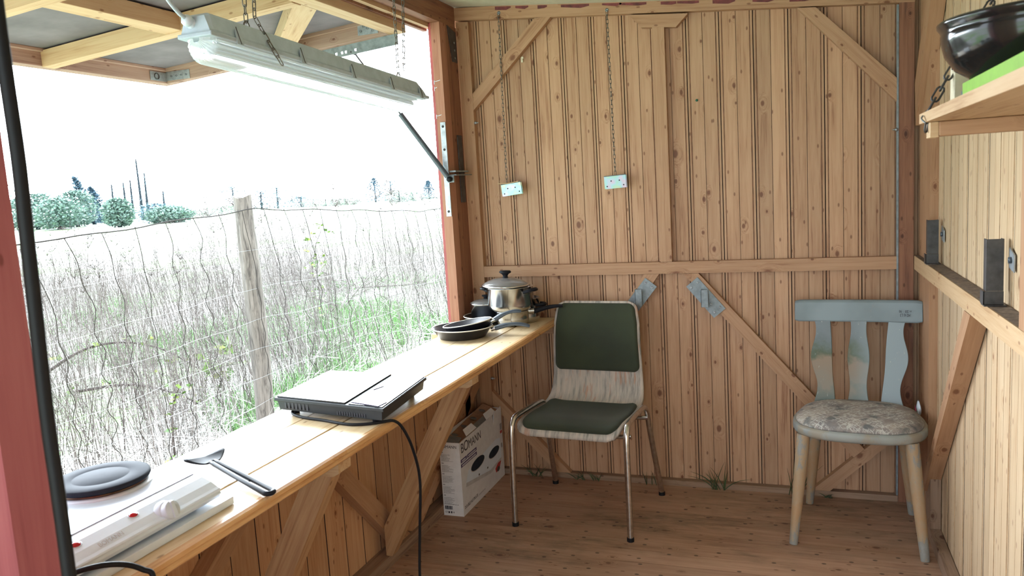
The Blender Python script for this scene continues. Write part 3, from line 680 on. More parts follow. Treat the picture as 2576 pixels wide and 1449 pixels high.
# ================================================================ COUNTER
ct = thing('wooden_counter', 'long pale pine plank counter below the open window', 'counter', (-1.27, 2, .8), world=True)
for i, (a, c) in enumerate(((-1.475, -1.344), (-1.3425, -1.2075), (-1.2005, -1.085))):
    b = B(); y1 = 3.528
    b.box(a, c, .80, y1, .774, .80, 0, i*.31+.1); o = mk('plank', b, 'counter', ct, bevel=.0012)
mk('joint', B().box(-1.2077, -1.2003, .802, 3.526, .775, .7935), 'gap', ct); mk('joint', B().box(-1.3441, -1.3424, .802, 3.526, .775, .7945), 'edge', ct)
b = B().box(-1.54, -1.476, 3.10, 3.336, .774, .799, 0, .77); mk('plank', b, 'counter', ct)
prof = [(0, .8), (.010, .8), (.017, .7965), (.021, .790), (.019, .786), (.0225, .783), (.0225, .778), (.018, .774), (0, .774)]
b = B(); n = len(prof); vs = []
for y in (.80, 3.528): vs += [(-1.085+x, y, z) for x, z in prof]
b.add(vs, [(i, (i+1) % n, n+(i+1) % n, n+i) for i in range(n)] + [tuple(range(n))[::-1], tuple(range(n, 2*n))], 0, .4); weld(mk('edge_moulding', b, 'edge', ct), 1e-6)
for yy, L in ((2.495, 1), (1.62, 1)):
    b = B().prism([(-1.092, yy, .773), (-1.092, yy, .735), (-1.110, yy, .725), (-1.50, yy, .725), (-1.50, yy, .773)], (0, .058, 0)); mk('cleat', b, 'fresh', ct, frame((-1.3, yy, .75), (1, 0, 0)), bevel=.0015)
    b = B().prism([(-1.115, yy+.004, .725), (-1.195, yy+.004, .725), (-1.503, yy+.004, .165), (-1.503, yy+.004, .048), (-1.478, yy+.004, .046)], (0, .046, 0))
    mk('brace', b, 'old', ct, frame((-1.3, yy, .4), (.47, 0, .88), (0, 1, 0)), bevel=.002)
b = B().box(-1.50, -1.09, 3.49, 3.528, .728, .773); mk('cleat', b, 'beam', ct, frame((-1.3, 3.5, .75), (1, 0, 0)), bevel=.0015)
for x, y in ((-1.40, 2.45), (-1.25, 2.46), (-1.15, 2.5), (-1.38, 1.68), (-1.25, 1.62), (-1.14, 1.64), (-1.42, 1.64)):
    b = B().lathe([(.0045, 0), (.004, .0004), (.0001, .0004)], 10, (x, y, .7999), (0, 0, 1)); mk('screw', b, 'zincp', ct)

# ---------------------------------------------------------------- white board + double hotplate
t = mk('white_board', B().box(-1.465, -1.118, .80, 1.268, .8005, .8165), 'white', None, bevel=.001, cat='board', label='white coated board lying under the double hotplate')
hp = thing('double_hotplate', 'white double hotplate with two black plates and red lamps', 'hotplate', (-1.31, 1.0, .82), world=True)
YA, YE = .765, 1.245
prof = [(-1.455, .826), (-1.455, .862), (-1.450, .868), (-1.195, .868), (-1.172, .864), (-1.150, .855), (-1.136, .846), (-1.130, .843), (-1.127, .840), (-1.131, .837), (-1.127, .833), (-1.130, .829), (-1.134, .823)]
b = B()
vs = [(x, YA, z) for x, z in prof] + [(x, YE, z) for x, z in prof]; n = len(prof)
b.add(vs, [(i, (i+1) % n, n+(i+1) % n, n+i) for i in range(n)] + [tuple(range(n))[::-1], tuple(range(n, 2*n))]); o = mk('body', b, 'white', hp, bevel=.0015); body = weld(o, 1e-6)
b = B().box(-1.1965, -1.1945, YA+.002, YE-.002, .8675, .8692); mk('seam', b, 'violet', body)
for c in (1.150, .905):
    b = B().lathe([(.098, 0), (.097, .0035), (.089, .006), (.084, .0035), (.0001, .0035)], 48, (-1.345, c, .8675)); mk('ring_recess', b, 'white', body)
    t = mk('heating_plate', B().lathe([(.0001, .002), (.078, .002), (.078, .010), (.0915, .0105), (.0935, .014), (.0925, .019), (.0885, .0205), (.055, .0203), (.0535, .0198), (.052, .0203), (.0001, .0200)], 64, (-1.345, c, .8685)), 'castiron', hp)
    mk('plate_rim', B().lathe([(.080, -.001), (.087, .0035), (.0875, .007), (.083, .010)], 64, (-1.345, c, .8690)), 'burnt', t)
for c in (1.108, .862):
    ax = V((1, 0, .32)).normalized(); p = V((-1.150, c, .846))
    t = mk('knob', B().lathe([(.021, 0), (.0215, .006), (.019, .013), (.0185, .014), (.0175, .0145), (.0175, .017), (.0178, .026), (.0165, .029), (.0001, .0295)], 32, p, ax), 'whitep', hp)
    s = ax.orthogonal().normalized(); s = V((0, 0, 1)); s = (s-ax*s.dot(ax)).normalized(); y_ = s.cross(ax)
    q = p+ax*.0285
    b = B().prism([tuple(q+s*.016+y_*.0035), tuple(q+s*.016-y_*.0035), tuple(q-s*.016-y_*.0045), tuple(q-s*.016+y_*.0045)], tuple(ax*.0045)); mk('pointer', b, 'whitep', t, bevel=.001)
for c in (1.055, .93):
    b = B(); ax = V((.38, 0, .92)).normalized()
    b.lathe([(.0001, .0035), (.0035, .0032), (.0060, .0018), (.0068, 0)], 20, (0, 0, 0)); b.v = [(x, y*1.35, z) for x, y, z in b.v]
    Fq = frame((-1.166, c, .8615), (.92, 0, -.38), (.38, 0, .92)); b.v = [tuple(Fq @ V(p)) for p in b.v]; mk('lamp_lens', b, 'redlamp', hp)
    b = B(); b.tube([(.0075*math.cos(a), .0075*1.35*math.sin(a), 0) for a in [i*math.pi/10 for i in range(20)]], .0012, 6, closed=True); b.v = [tuple(Fq @ V(p)) for p in b.v]; mk('lamp_ring', b, 'whitep', hp)
for y in (.81, 1.20):
    for x in (-1.42, -1.17): mk('foot', B().lathe([(.0001, 0), (.009, 0), (.011, .010), (.0001, .010)], 14, (x, y, .8168)), 'blackp', hp)
b = textmesh('BOMANN', 1); fit(b, .052, .0085); Fq = (-1.146, .965, .8523)
place(b, (-1.139, .955, .8490), (0, 1, 0), (-.7, 0, .52)); mk('lettering', b, 'drawing', hp)
cord = spl([(-1.16, .855, .826), (-1.125, .885, .838), (-1.095, .915, .840), (-1.075, .945, .829), (-1.06, .965, .812), (-1.045, .97, .798), (-1.04, .95, .74), (-1.05, .9, .6)], 8)
mk('power_cord', B().tube(cord, .0048, 10), 'black', hp)
# ---------------------------------------------------------------- spatula
sp = thing('spatula', 'black plastic slotted spatula lying beside the hotplate', 'spatula', (-1.2, 1.37, .81), world=True)
hd = V((-1.306, 1.425, .823)); tl = V((-1.060, 1.316, .8085))
d = (tl-hd).normalized(); s = V((-d.y, d.x, 0)).normalized(); upv = d.cross(s)*-1
def lp(w0, z): 
    pts = []; L = (tl-hd).length
    for i in range(9): a = -math.pi/2+math.pi*i/8; pts.append(hd+d*(L-.010+.010*math.cos(a))+s*.010*math.sin(a))
    pts += [hd+d*(L*.55)+s*.0085, hd+d*.02+s*.006, hd+s*.0045, hd-s*.0045, hd+d*.02-s*.006, hd+d*(L*.55)-s*.0085]
    return pts
mk('handle', B().tube(lp(0, 0), .0056, 10, closed=True), 'blackp', sp)
b = B()
mk('handle_web', B().prism([hd+s*.005, hd-s*.005, hd+d*.17-s*.007, hd+d*.17+s*.007], (0, 0, -.004)), 'blackp', sp)
def bl(u, v):
    w_ = .014 + .036*min(1, u*1.15)**.8
    q = hd - d*(.045*u) + s*(w_*(v-.5)*2); q.z += .004*u*u + .010*abs(v-.5)*2*u*u*.6 - .002; return q
mk('blade', B().grid(bl, 8, 10), 'blackp', sp, solid=.0025)

# ---------------------------------------------------------------- induction hob
ih = thing('induction_hob', 'black portable induction hob standing on the counter', 'hob', (-1.25, 1.95, .8), world=True)
cA, cB, cC, cD = V((-1.455, 1.862, 0)), V((-1.055, 1.800, 0)), V((-1.095, 2.150, 0)), V((-1.478, 2.190, 0))
def q4(u, v, z, ins=0.0):
    u = ins+(1-2*ins)*u; v = ins+(1-2*ins)*v
    p = cA.lerp(cB, u).lerp(cD.lerp(cC, u), v); return (p.x, p.y, z)
def slab(b, u0, u1, v0, v1, z0, z1, i0=0, i1=0, mi=0):
    lo = [q4(u, v, z0, i0) for u, v in ((u0, v0), (u1, v0), (u1, v1), (u0, v1))]; hi = [q4(u, v, z1, i1) for u, v in ((u0, v0), (u1, v0), (u1, v1), (u0, v1))]
    return b.add(lo+hi, [(3, 2, 1, 0), (4, 5, 6, 7), (0, 1, 5, 4), (1, 2, 6, 5), (2, 3, 7, 6), (3, 0, 4, 7)], mi)
hs = mk('housing', slab(slab(B(), 0, 1, 0, 1, .843, .853), .0, 1, 0, 1, .815, .843, .03, .018), 'hobgrey', ih, bevel=.002)
mk('glass_plate', slab(B(), .02, .66, .02, .985, .8525, .8575), 'glossblack', ih, bevel=.001)
mk('control_panel', slab(B(), .69, .985, .02, .985, .8525, .8555), 'glossblack', ih, bevel=.001)
b = B(); b.tube([q4(.70, .06, .8562), q4(.95, .02, .8562), q4(.97, .14, .8562)], .0012, 6); mk('panel_mark', b, 'violet', ih); mk('panel_mark', B().tube([q4(.72, .45, .8562), q4(.76, .58, .8562)], .001, 6), 'violet', ih)
b = B()
for i in range(7):
    u = .09+i*.035; slab(b, u, u+.016, .0175, .04, .822, .840)
for i in range(12):
    u = .58+i*.022; slab(b, u, u+.010, .021, .04, .820, .830)
mk('vent_slots', b, 'ink', hs, kind='stuff')
for u, v in ((.13, .12), (.88, .12), (.88, .88), (.13, .88)):
    x, y, _ = q4(u, v, 0); mk('foot', B().lathe([(.0001, .0), (.011, .0), (.012, .015), (.0001, .015)], 16, (x, y, .8003)), 'blackp', ih)
cd = spl([(-1.40, 1.90, .82), (-1.40, 1.868, .808), (-1.35, 1.842, .8045), (-1.26, 1.822, .8045), (-1.17, 1.800, .8045), (-1.115, 1.812, .8045), (-1.080, 1.838, .8045), (-1.058, 1.862, .800), (-1.045, 1.885, .770), (-1.036, 1.915, .70), (-1.035, 1.94, .60), (-1.050, 1.945, .45), (-1.06, 1.94, .3), (-1.06, 1.935, .1), (-1.06, 1.93, .006), (-1.05, 1.85, .005)], 8)
mk('power_cord', B().tube(cd, .0042, 10), 'black', ih)

# ================================================================ POTS AND PANS
def arch_handle(b, c, d, L=.15, drop=.0, w=.011, mi=0, rise=.03):
    d = V(d).normalized(); s = V((-d.y, d.x, 0)); c = V(c); pts = []; rs = []
    for i in range(15):
        t = i/14; z = rise*math.sin(t*2.4) + drop*t; pts.append(c+d*(L*t)+V((0, 0, z))); rs.append(w*(1.15-.45*t+ .25*math.sin(t*9)*.4 if t < .97 else .65))
    return b.tube(pts, rs, 10, mi, flat=.62)
def pan(name, c, r, rb, h, hd, tiltq, lab, group=None, handle=True, rise=.03, L=.16, drop=0):
    t = thing('frying_pan', lab, 'pan', c, group=group, rot=tiltq)
    mk('body', B().lathe([(.0001, .0), (rb, .0), (rb+.006, .002), (r-.004, h-.004), (r, h), (r-.003, h), (rb+.002, .005), (.0001, .004)], 56), 'nonstick', t)
    mk('rim', B().lathe([(r-.0035, h-.001), (r-.003, h+.001), (r, h+.001), (r+.001, h-.0012), (r-.001, h-.003)], 56), 'rimcream', t)
    if handle:
        d = V(hd).normalized(); mk('handle_mount', B().tube([d*(r-.006)+V((0, 0, h*.6)), d*(r+.022)+V((0, 0, h*.75))], [.009, .008], 10), 'steel', t)
        mk('handle', arch_handle(B(), d*(r+.012)+V((0, 0, h*.72)), d, L, rise=rise, drop=drop), 'bluegrey', t)
    return t
I3 = Matrix.Identity(3)
pan('p', (-1.362, 3.045, .8005), .132, .095, .045, (.97, .22, 0), I3, 'larger lower black frying pan at the far end of the counter', 'stacked frying pans', L=.15, rise=.022, drop=-.012)
pan('p', (-1.345, 3.075, .823), .108, .082, .036, (.93, .30, 0), Matrix.Rotation(math.radians(-7), 3, (.3, -1, 0)).inverted() @ I3 if False else Matrix.Rotation(math.radians(-8), 3, 'Y'), 'smaller black frying pan lying tilted inside the larger one', 'stacked frying pans', L=.12, rise=.02)
pan('p', (-1.385, 3.385, .8005), .108, .085, .038, (0, 1, 0), I3, 'black frying pan with cream rim, under the small pot in the corner', None, handle=False)
# saucepan with long handle
sp_ = thing('saucepan', 'small steel saucepan with long black handle, under the big pot', 'saucepan', (-1.232, 3.33, .8005))
mk('body', B().lathe([(.0001, 0), (.052, 0), (.066, .006), (.074, .020), (.0755, .035), (.0755, .066), (.078, .068), (.074, .069), (.073, .035), (.06, .006), (.0001, .004)], 56), 'steel', sp_)
d = V((.93, .36, 0)).normalized(); pts = [d*.072+V((0, 0, .058)), d*.10+V((0, 0, .057))]
mk('handle_sleeve', B().tube(pts, .0115, 12, flat=1.3), 'steel', sp_)
mk('handle', B().tube([d*(.098+.135*t)+V((0, 0, .057+.018*math.sin(t*1.9))) for t in [i/12 for i in range(13)]], [.0125-.006*(i/12) for i in range(13)], 12, flat=1.1), 'blackp', sp_)
# big pot
bp_ = thing('cooking_pot', 'large polished steel pot standing on the saucepan', 'pot', (-1.232, 3.315, .8705))
mk('body', B().lathe([(.0001, 0), (.070, 0), (.086, .005), (.098, .016), (.1035, .032), (.104, .108), (.107, .1095), (.107, .1115), (.102, .111), (.1015, .032), (.084, .006), (.0001, .004)], 72), 'steel', bp_)
for sgn, nm in ((1, 'r'), (-1, 'l')):
    ax = V((.96*sgn, -.28*sgn, 0)).normalized(); s = V((-ax.y, ax.x, 0)); pts = []
    for i in range(13):
        a = -math.pi/2+math.pi*i/12; pts.append(ax*(.101+.036*math.cos(a)**.7 if math.cos(a) > 1e-6 else .101)+s*.036*math.sin(a)+V((0, 0, .092+.010*max(0, math.cos(a)))))
    mk('handle', B().tube(pts, .0085, 10, flat=.8), 'blackp', bp_)
    mk('handle_fitting', B().tube([ax*.101+s*-.03+V((0, 0, .088)), ax*.106+V((0, 0, .087)), ax*.101+s*.03+V((0, 0, .088))], .007, 8), 'steel', bp_)
# nested dark bowl rim and lid on top
ln = thing('nested_pan', 'dark blue rimmed pan nested in the big steel pot', 'pan', (-1.246, 3.315, .955))
mk('body', B().lathe([(.0001, 0), (.07, 0), (.099, .028), (.1005, .030), (.097, .030), (.068, .003), (.0001, .003)], 56), 'nonstick', ln)
mk('rim', B().lathe([(.099, .029), (.103, .030), (.1035, .0315), (.100, .0325), (.097, .031)], 56), 'steel', ln)
for sgn in (-1,):
    ax = V((-.97, -.2, 0)).normalized(); s = V((-ax.y, ax.x, 0))
    mk('handle', B().tube([ax*(.098+.022*math.cos(a))+s*.028*math.sin(a)+V((0, 0, .022)) for a in [-math.pi/2+math.pi*i/10 for i in range(11)]], .006, 8), 'blackp', ln)
ld = thing('glass_lid', 'glass pot lid with steel rim and black knob, topmost of the stack', 'lid', (-1.250, 3.31, .9885), rot=Matrix.Rotation(math.radians(2), 3, 'Y'))
mk('glass', B().lathe([(.104, .004), (.085, .016), (.055, .027), (.020, .033), (.0001, .034)], 64), 'lidglass', ld, solid=.003)
mk('rim', B().lathe([(.101, -.003), (.1075, -.003), (.1095, .001), (.1085, .0055), (.1035, .0065), (.1015, .003), (.101, -.003)], 64), 'steel', ld)
mk('knob', B().lathe([(.016, .033), (.012, .036), (.011, .044), (.018, .053), (.0265, .057), (.0275, .0615), (.024, .066), (.0001, .0665)], 32), 'blackp', ld)
# second stack behind on the right
bk = thing('casserole_pot', 'steel pot with black side grips, mostly hidden behind the big pot', 'pot', (-1.215, 3.425, .8005))
mk('body', B().lathe([(.0001, 0), (.07, 0), (.078, .01), (.081, .03), (.081, .11), (.084, .112), (.080, .113), (.078, .03), (.0001, .004)], 56), 'steel', bk)
ax = V((1, -.05, 0)).normalized(); s = V((-ax.y, ax.x, 0))
for sg in (1, -1):
    mk('handle', B().tube([ax*sg*(.080+.034*math.cos(a))+s*.03*math.sin(a)+V((0, 0, .082)) for a in [-math.pi/2+math.pi*i/10 for i in range(11)]], .008, 8), 'blackp', bk)
# small pot on the corner pan
sm = thing('small_pot', 'small steel pot with lid on the corner frying pan', 'pot', (-1.385, 3.39, .8065))
mk('body', B().lathe([(.0001, 0), (.066, 0), (.072, .006), (.073, .085), (.076, .087), (.071, .088), (.070, .008), (.0001, .004)], 48), 'steel', sm)
sl = thing('pot_lid', 'steel rimmed lid on the small pot in the corner', 'lid', (-1.385, 3.39, .8950))
mk('glass', B().lathe([(.073, .002), (.055, .012), (.02, .019), (.0001, .02)], 48), 'lidglass', sl, solid=.003)
mk('rim', B().lathe([(.071, -.002), (.0765, -.002), (.077, .003), (.072, .004), (.071, -.002)], 48), 'steel', sl)
mk('knob', B().lathe([(.010, .019), (.008, .026), (.017, .032), (.017, .038), (.0001, .039)], 24), 'blackp', sl)

# ================================================================ FLUORESCENT LAMP
LF = frame((-1.400, 1.632, 1.846), (0, 1.2, -.050), (0, 0, 1))
lamp = thing('fluorescent_lamp', 'long grey strip lamp with clear ribbed cover hanging on chains', 'lamp', LF.translation, rot=LF.to_3x3())
LL = 1.21
def loft(b, secs, mi=0, sm=True, cap=True):
    n = len(secs[0]); vs = [p for s in secs for p in s]; fs = []
    for i in range(len(secs)-1):
        for j in range(n): fs.append((i*n+j, i*n+(j+1) % n, (i+1)*n+(j+1) % n, (i+1)*n+j))
    b.add(vs, fs, mi, 0, sm)
    if cap: b.add(secs[0], [tuple(range(n))[::-1]], mi); b.add(secs[-1], [tuple(range(n))], mi)
    return b
def sec(x, wt, wb, z0, z1): return [(x, -wb, z0), (x, wb, z0), (x, wt, z1), (x, -wt, z1)]
o = mk('housing', loft(B(), [sec(0, .030, .046, .006, .048), sec(.012, .036, .048, .006, .056), sec(LL-.06, .036, .048, .006, .056), sec(LL, .030, .046, .006, .034)], sm=False), 'greyp', lamp, bevel=.008, seg=3)
b = B().box(-.006, LL+.010, -.053, .053, -.004, .008); fl_ = mk('flange', b, 'greyp', lamp, bevel=.003)
def usec(x, sc_=1.0, nrib=16):
    pts = []
    for i in range(nrib*2+1):
        t = math.pi*i/(nrib*2); r = (.0465 - (.0038 if i % 2 else 0))*sc_
        pts.append((x, -r*math.cos(t)*1.0, -.004 - (.062*sc_)*math.sin(t)**.8*(r/(.0465*sc_))))
    return pts
b = B(); secs = [usec(-.001 + .03*(1-math.cos(a)), max(.05, math.sin(a))) for a in [math.pi/2*k/7 for k in range(1, 8)]] + [usec(LL-.03, 1.0), usec(LL-.006, .98)]
n = len(secs[0]); vs = [p for s in secs for p in s]; fs = []
for i in range(len(secs)-1):
    for j in range(n-1): fs.append((i*n+j, i*n+j+1, (i+1)*n+j+1, (i+1)*n+j))
b.add(vs, fs, 0, 0, False); b.add(secs[-1], [tuple(range(n))]); mk('ribbed_cover', b, 'diffuser', lamp)
mk('reflector', B().box(.03, LL-.03, -.040, .040, -.006, -.0045), 'white', lamp)
mk('lamp_tube', B().tube([(.05, 0, -.026), (LL-.05, 0, -.026)], .0125, 16), 'white', lamp)
for x in (.10, .38, .66, .92, 1.15):
    for sg in (-1, 1):
        b = B().prism([(x-.011, sg*.050, .030), (x+.011, sg*.050, .030), (x+.013, sg*.0565, -.010), (x-.013, sg*.0565, -.010)], (0, -sg*.003, 0)); c_ = mk('clip', b, 'greyp', lamp, bevel=.001)
        mk('clip_wire', B().tube([(x-.013, sg*.0535, .034), (x-.014, sg*.058, .022), (x-.006, sg*.0585, .004), (x, sg*.059, -.008)], .0012, 6), 'darksteel', c_)
mk('cable_gland', B().lathe([(.0001, 0), (.015, 0), (.015, .006), (.0125, .008), (.0125, .012), (.015, .013), (.014, .024), (.009, .029), (.0001, .029)], 10, (.006, .012, .033), (-1, .05, .22)), 'whitep', lamp)
for x in (.20, 1.07): mk('hanger_hook', B().tube(spl([(x-.012, 0, .052), (x-.010, 0, .072), (x, 0, .080), (x+.010, 0, .072), (x+.012, 0, .060)], 5), .0022, 8), 'iron', lamp)
gl = LF @ V((-.020, .012, .039))
t = mk('lamp_cable', B().tube(spl([gl+V((0, .012, 0)), gl+V((0, -.02, .012)), gl+V((-.005, -.06, .055)), gl+V((-.01, -.11, .14)), gl+V((-.02, -.16, .28)), (-1.42, 1.46, 2.268)], 8), .0052, 10), 'greyp', None, cat='cable', label='grey cable running from the ceiling into the near end of the strip lamp')
for x, lab in ((.20, 'near chain with loose end holding up the strip lamp'), (1.07, 'far chain holding up the strip lamp, beside the window jamb')):
    p = LF @ V((x, 0, .078)); t = thing('lamp_chain', lab, 'chain', (p.x, p.y, 2.27), world=True, group='chains of the strip lamp')
    mk('links', chain_mesh(B(), p, (p.x+.012, p.y-.012, 2.272), .024, .0052, .0016), 'iron', t)
    b = chain_mesh(B(), (p.x+.045, p.y+.01, 2.270), (p.x+.018, p.y+.014, p.z+.012), .024, .0052, .0016, tw=.6)
    if x < .5: b = chain_mesh(b, (p.x+.018, p.y+.014, p.z+.012), (p.x+.078, p.y+.035, p.z-.118), .024, .0052, .0016, tw=.6)
    mk('links', b, 'iron', t)

# ================================================================ BLACK CABLE hanging by the doorway
k = .50
cp = [(-1.262, .60), (-1.266, .37), (-1.2655, .24), (-1.264, .103), (-1.269, -.03), (-1.273, -.14), (-1.281, -.36), (-1.280, -.50), (-1.281, -.664), (-1.29, -1.0), (-1.28, -1.6), (-1.27, -2.70)]
mk('hanging_cable', B().tube(spl([(a*k, k, 1.42+z*k+0) for a, z in cp] , 8), .0062, 16), 'black', None, cat='cable', label='thick black cable hanging down in front of the red doorway post')

# ================================================================ GREEN METAL CHAIR
gc = thing('padded_metal_chair', 'plywood shell chair with dark green pads and chrome tube legs', 'chair', (-.868, 3.187, 0), math.radians(-4.6))
PR = spl([(0, -.222, .392), (0, -.212, .410), (0, -.185, .424), (0, -.12, .428), (0, -.02, .420), (0, .08, .420), (0, .15, .432), (0, .195, .462), (0, .218, .52), (0, .222, .60), (0, .222, .72), (0, .236, .82), (0, .252, .892)], 6)
cum = [0]
for a, c in zip(PR[:-1], PR[1:]): cum.append(cum[-1]+(c-a).length)
TOT = cum[-1]
def prof_at(s):
    s = min(max(s, 0), TOT-1e-6); i = 0
    while cum[i+1] < s: i += 1
    t = (s-cum[i])/(cum[i+1]-cum[i]); p = PR[i].lerp(PR[i+1], t); d = (PR[i+1]-PR[i]).normalized(); return p, V((0, -d.z, d.y))
def lerpt(x, pts):
    for (a, va), (c, vc) in zip(pts[:-1], pts[1:]):
        if x <= c: return va+(vc-va)*max(0, (x-a))/(c-a)
    return pts[-1][1]
def wid(s): return lerpt(s, [(0, .225), (.2, .230), (.42, .222), (.55, .212), (.78, .203), (TOT, .187)])
def rr(s, s0, s1, r0, r1):
    for d, r in ((s-s0, r0), (s1-s, r1)):
        if d < r: return r-math.sqrt(max(0, r*r-(r-d)**2))
    return 0
def shell_pt(s, x, h):
    p, n = prof_at(s); lift = .9*max(0, abs(x)-.12)**2*lerpt(s, [(0, .9), (.2, 2.2), (.40, 2.0), (.55, .8), (TOT, .4)])
    q = p + n*(h+lift); return (x-.012, q.y, q.z)
def shell(u, v):
    s = u*TOT; w_ = wid(s)-rr(s, 0, TOT, .05, .035); return shell_pt(s, (2*v-1)*w_, 0)
mk('plywood_shell', B().grid(shell, 70, 20), 'ply', gc, solid=.011)
def pad(s0, s1, ins, r, th, nm):
    def f(u, v):
        e = .5-.5*math.cos(math.pi*u); s = s0+(s1-s0)*e; w_ = wid(s)-ins-rr(s, s0, s1, r, r)
        y = -math.cos(math.pi*v); x = y*w_
        edge = min(1, min(s-s0, s1-s, (w_-abs(x)))/.016); h = .0055 + th*math.sqrt(max(0, 1-(1-max(0, edge))**2))
        return shell_pt(s, x, h)
    mk(nm, B().grid(f, 40, 30), 'fabric', gc)
pad(.028, .395, .016, .04, .014, 'seat_pad'); pad(.562, TOT-.010, .010, .032, .014, 'back_pad')
TR = .0125
for sg in (-1, 1):
    X = sg*.252
    pts = spl([(X, -.248, .012), (X*1.0, -.246, .12), (X*.995, -.243, .30), (X*.99, -.238, .41), (X*.985, -.222, .448), (X*.975, -.195, .464), (X*.955, -.10, .466), (X*.945, .03, .462), (X*.945, .085, .452), (X*.955, .115, .42), (X*.97, .14, .33), (X*1.0, .195, .16), (X*1.03, .245, .012)], 6)
    i = min(range(len(pts)), key=lambda k: abs(pts[k].y+.05))
    mk('leg', B().tube(pts[:i+1], TR, 14), 'chrome', gc); mk('leg', B().tube(pts[i:], TR, 14), 'chrome', gc)
    for y in (-.248, .245): mk('foot_cap', B().tube([(X*(1.03 if y > 0 else 1), y, .0), (X*(1.03 if y > 0 else 1), y, .016)], .0145, 14), 'black', gc)
for y, z in ((-.165, .404), (.10, .405)): mk('cross_bar', B().tube([(-.25, y, z+.0), (-.20, y, z-.004), (.20, y, z-.004), (.248, y, z)], .009, 12), 'chrome', gc)

# ================================================================ WOODEN CHAIR
wc = thing('wooden_chair', 'old blue grey wooden chair with three wavy back slats and patterned seat', 'chair', (.225, 3.22, 0), math.radians(-5.2))
def srr(t, a, c, e=3.4):
    ct_, st_ = math.cos(t), math.sin(t); return (a*abs(ct_)**(2/e)*(1 if ct_ > 0 else -1), c*abs(st_)**(2/e)*(1 if st_ > 0 else -1))
def seat(b, a, c, rings, cx=-.005, cy=-.010, N=64, e=3.0):
    vs = []; fs = []
    for k, (ins, z) in enumerate(rings):
        for j in range(N):
            x, y = srr(2*math.pi*j/N, a-ins, c-ins, e); x *= (1 - .10*max(0, y/c))
            vs.append((cx+x, cy+y, z))
    for k in range(len(rings)-1):
        for j in range(N): fs.append((k*N+j, k*N+(j+1) % N, (k+1)*N+(j+1) % N, (k+1)*N+j))
    b.add(vs, fs, 0, 0, True); b.add(vs[:N], [tuple(range(N))[::-1]]); b.add(vs[-N:], [tuple(range(N))]); return b
mk('seat_base', seat(B(), .238, .210, [(.016, .418), (.004, .424), (0, .432), (0, .448), (.004, .455), (.012, .458)]), 'gseat', wc)
mk('seat_cushion', seat(B(), .226, .198, [(.004, .457), (0, .460), (.001, .465), (.012, .476), (.035, .485), (.08, .490), (.15, .491)]), 'seatfab', wc)
for (x0, y0, x1, y1) in ((-.195, -.150, -.232, -.209), (.175, -.160, .218, -.209), (.150, .125, .190, .208), (-.165, .125, -.205, .208)):
    p, q = V((x0, y0, .422)), V((x1, y1, .0)); b = B(); pts = [p.lerp(q, t) for t in (0, .25, .5, .8, 1)]
    b.tube(pts, [.0245, .0235, .0215, .0178, .0155], 20); mk('leg', b, 'legp', wc)
def backy(z): return .150 + (z-.46)*.21
for k, (xt, xb) in enumerate(((-.150, -.136), (-.008, -.010), (.136, .113))):
    N = 36; f = []; 
    for i in range(N+1):
        t = i/N; z = .450+(.800-.450)*t; c = xb+(xt-xb)*t
        w_ = .0385 - .0045*t + .0055*math.sin(t*2*math.pi*1.55+2.2); dr = .006*math.sin(t*2*math.pi*1.5+2.6)
        f.append((c-w_*(1 if k < 2 else 1)+dr*(-1 if k == 0 else (1 if k == 2 else 0)), c+w_+dr*(-1 if k == 0 else (1 if k == 2 else 0)), z))
    poly = [(a, backy(z), z) for a, c, z in f] + [(c, backy(z), z) for a, c, z in reversed(f)]
    b = B(); n = len(poly); T2 = V((0, .017, 0)); vs = poly + [tuple(V(p)+T2) for p in poly]
    m = N+1
    for i in range(N):
        a0, a1, c0, c1 = i, i+1, n-1-i, n-2-i
        b.add([vs[a0], vs[c0], vs[c1], vs[a1]], [(0, 1, 2, 3)]); b.add([vs[n+a0], vs[n+a1], vs[n+c1], vs[n+c0]], [(0, 1, 2, 3)])
        b.add([vs[a0], vs[a1], vs[n+a1], vs[n+a0]], [(0, 1, 2, 3)]); b.add([vs[c0], vs[n+c0], vs[n+c1], vs[c1]], [(0, 1, 2, 3)])
    b.add([vs[0], vs[n], vs[2*n-1], vs[n-1]], [(0, 1, 2, 3)]); b.add([vs[N], vs[n-1-N], vs[n+n-1-N], vs[n+N]], [(0, 1, 2, 3)])
    weld(mk('slat', b, 'slat', wc, bevel=.002), 1e-5)
def railp(x, z, front):
    y = backy(z) - .008 + .018*(x+.015)**2/.24**2*-0.6; return (x, y + (0 if front else .026), z)
b = B(); N = 24; z0, z1 = .795, .884
ring = [(0, .802), (0, z1-.010), (.006, z1-.002), (.020, z1), (.026, z1-.006), (.026, z0+.003), (.022, z0), (.003, z0)]
secs = []
for i in range(N+1):
    x = -.255+.480*i/N; e = min(1, min(i, N-i)/1.0); s_ = .90+.10*e
    zc_ = (z0+z1)/2; secs.append([(x, backy(z)-.010+dy+.010*((x+.015)/.24)**2*-1+.010, zc_+(z-zc_)*s_) for dy, z in ring])
loft(b, secs, sm=False); weld(mk('top_rail', b, 'gpaint', wc, bevel=.003), 1e-5)
tr_ = None
for txt, x, z, w_, h in (('/42 6 L3', .182, .8265, .038, .012), ('n 20', .184, .8400, .022, .010), ('98', .150, .8405, .010, .010)):
    b = textmesh(txt, 1); fit(b, w_, h); place(b, (x, backy(z)-.0107 - .0, z+.006), (-1, 0, 0), (0, -.21, -1)); mk('handwriting', b, 'ink', wc)

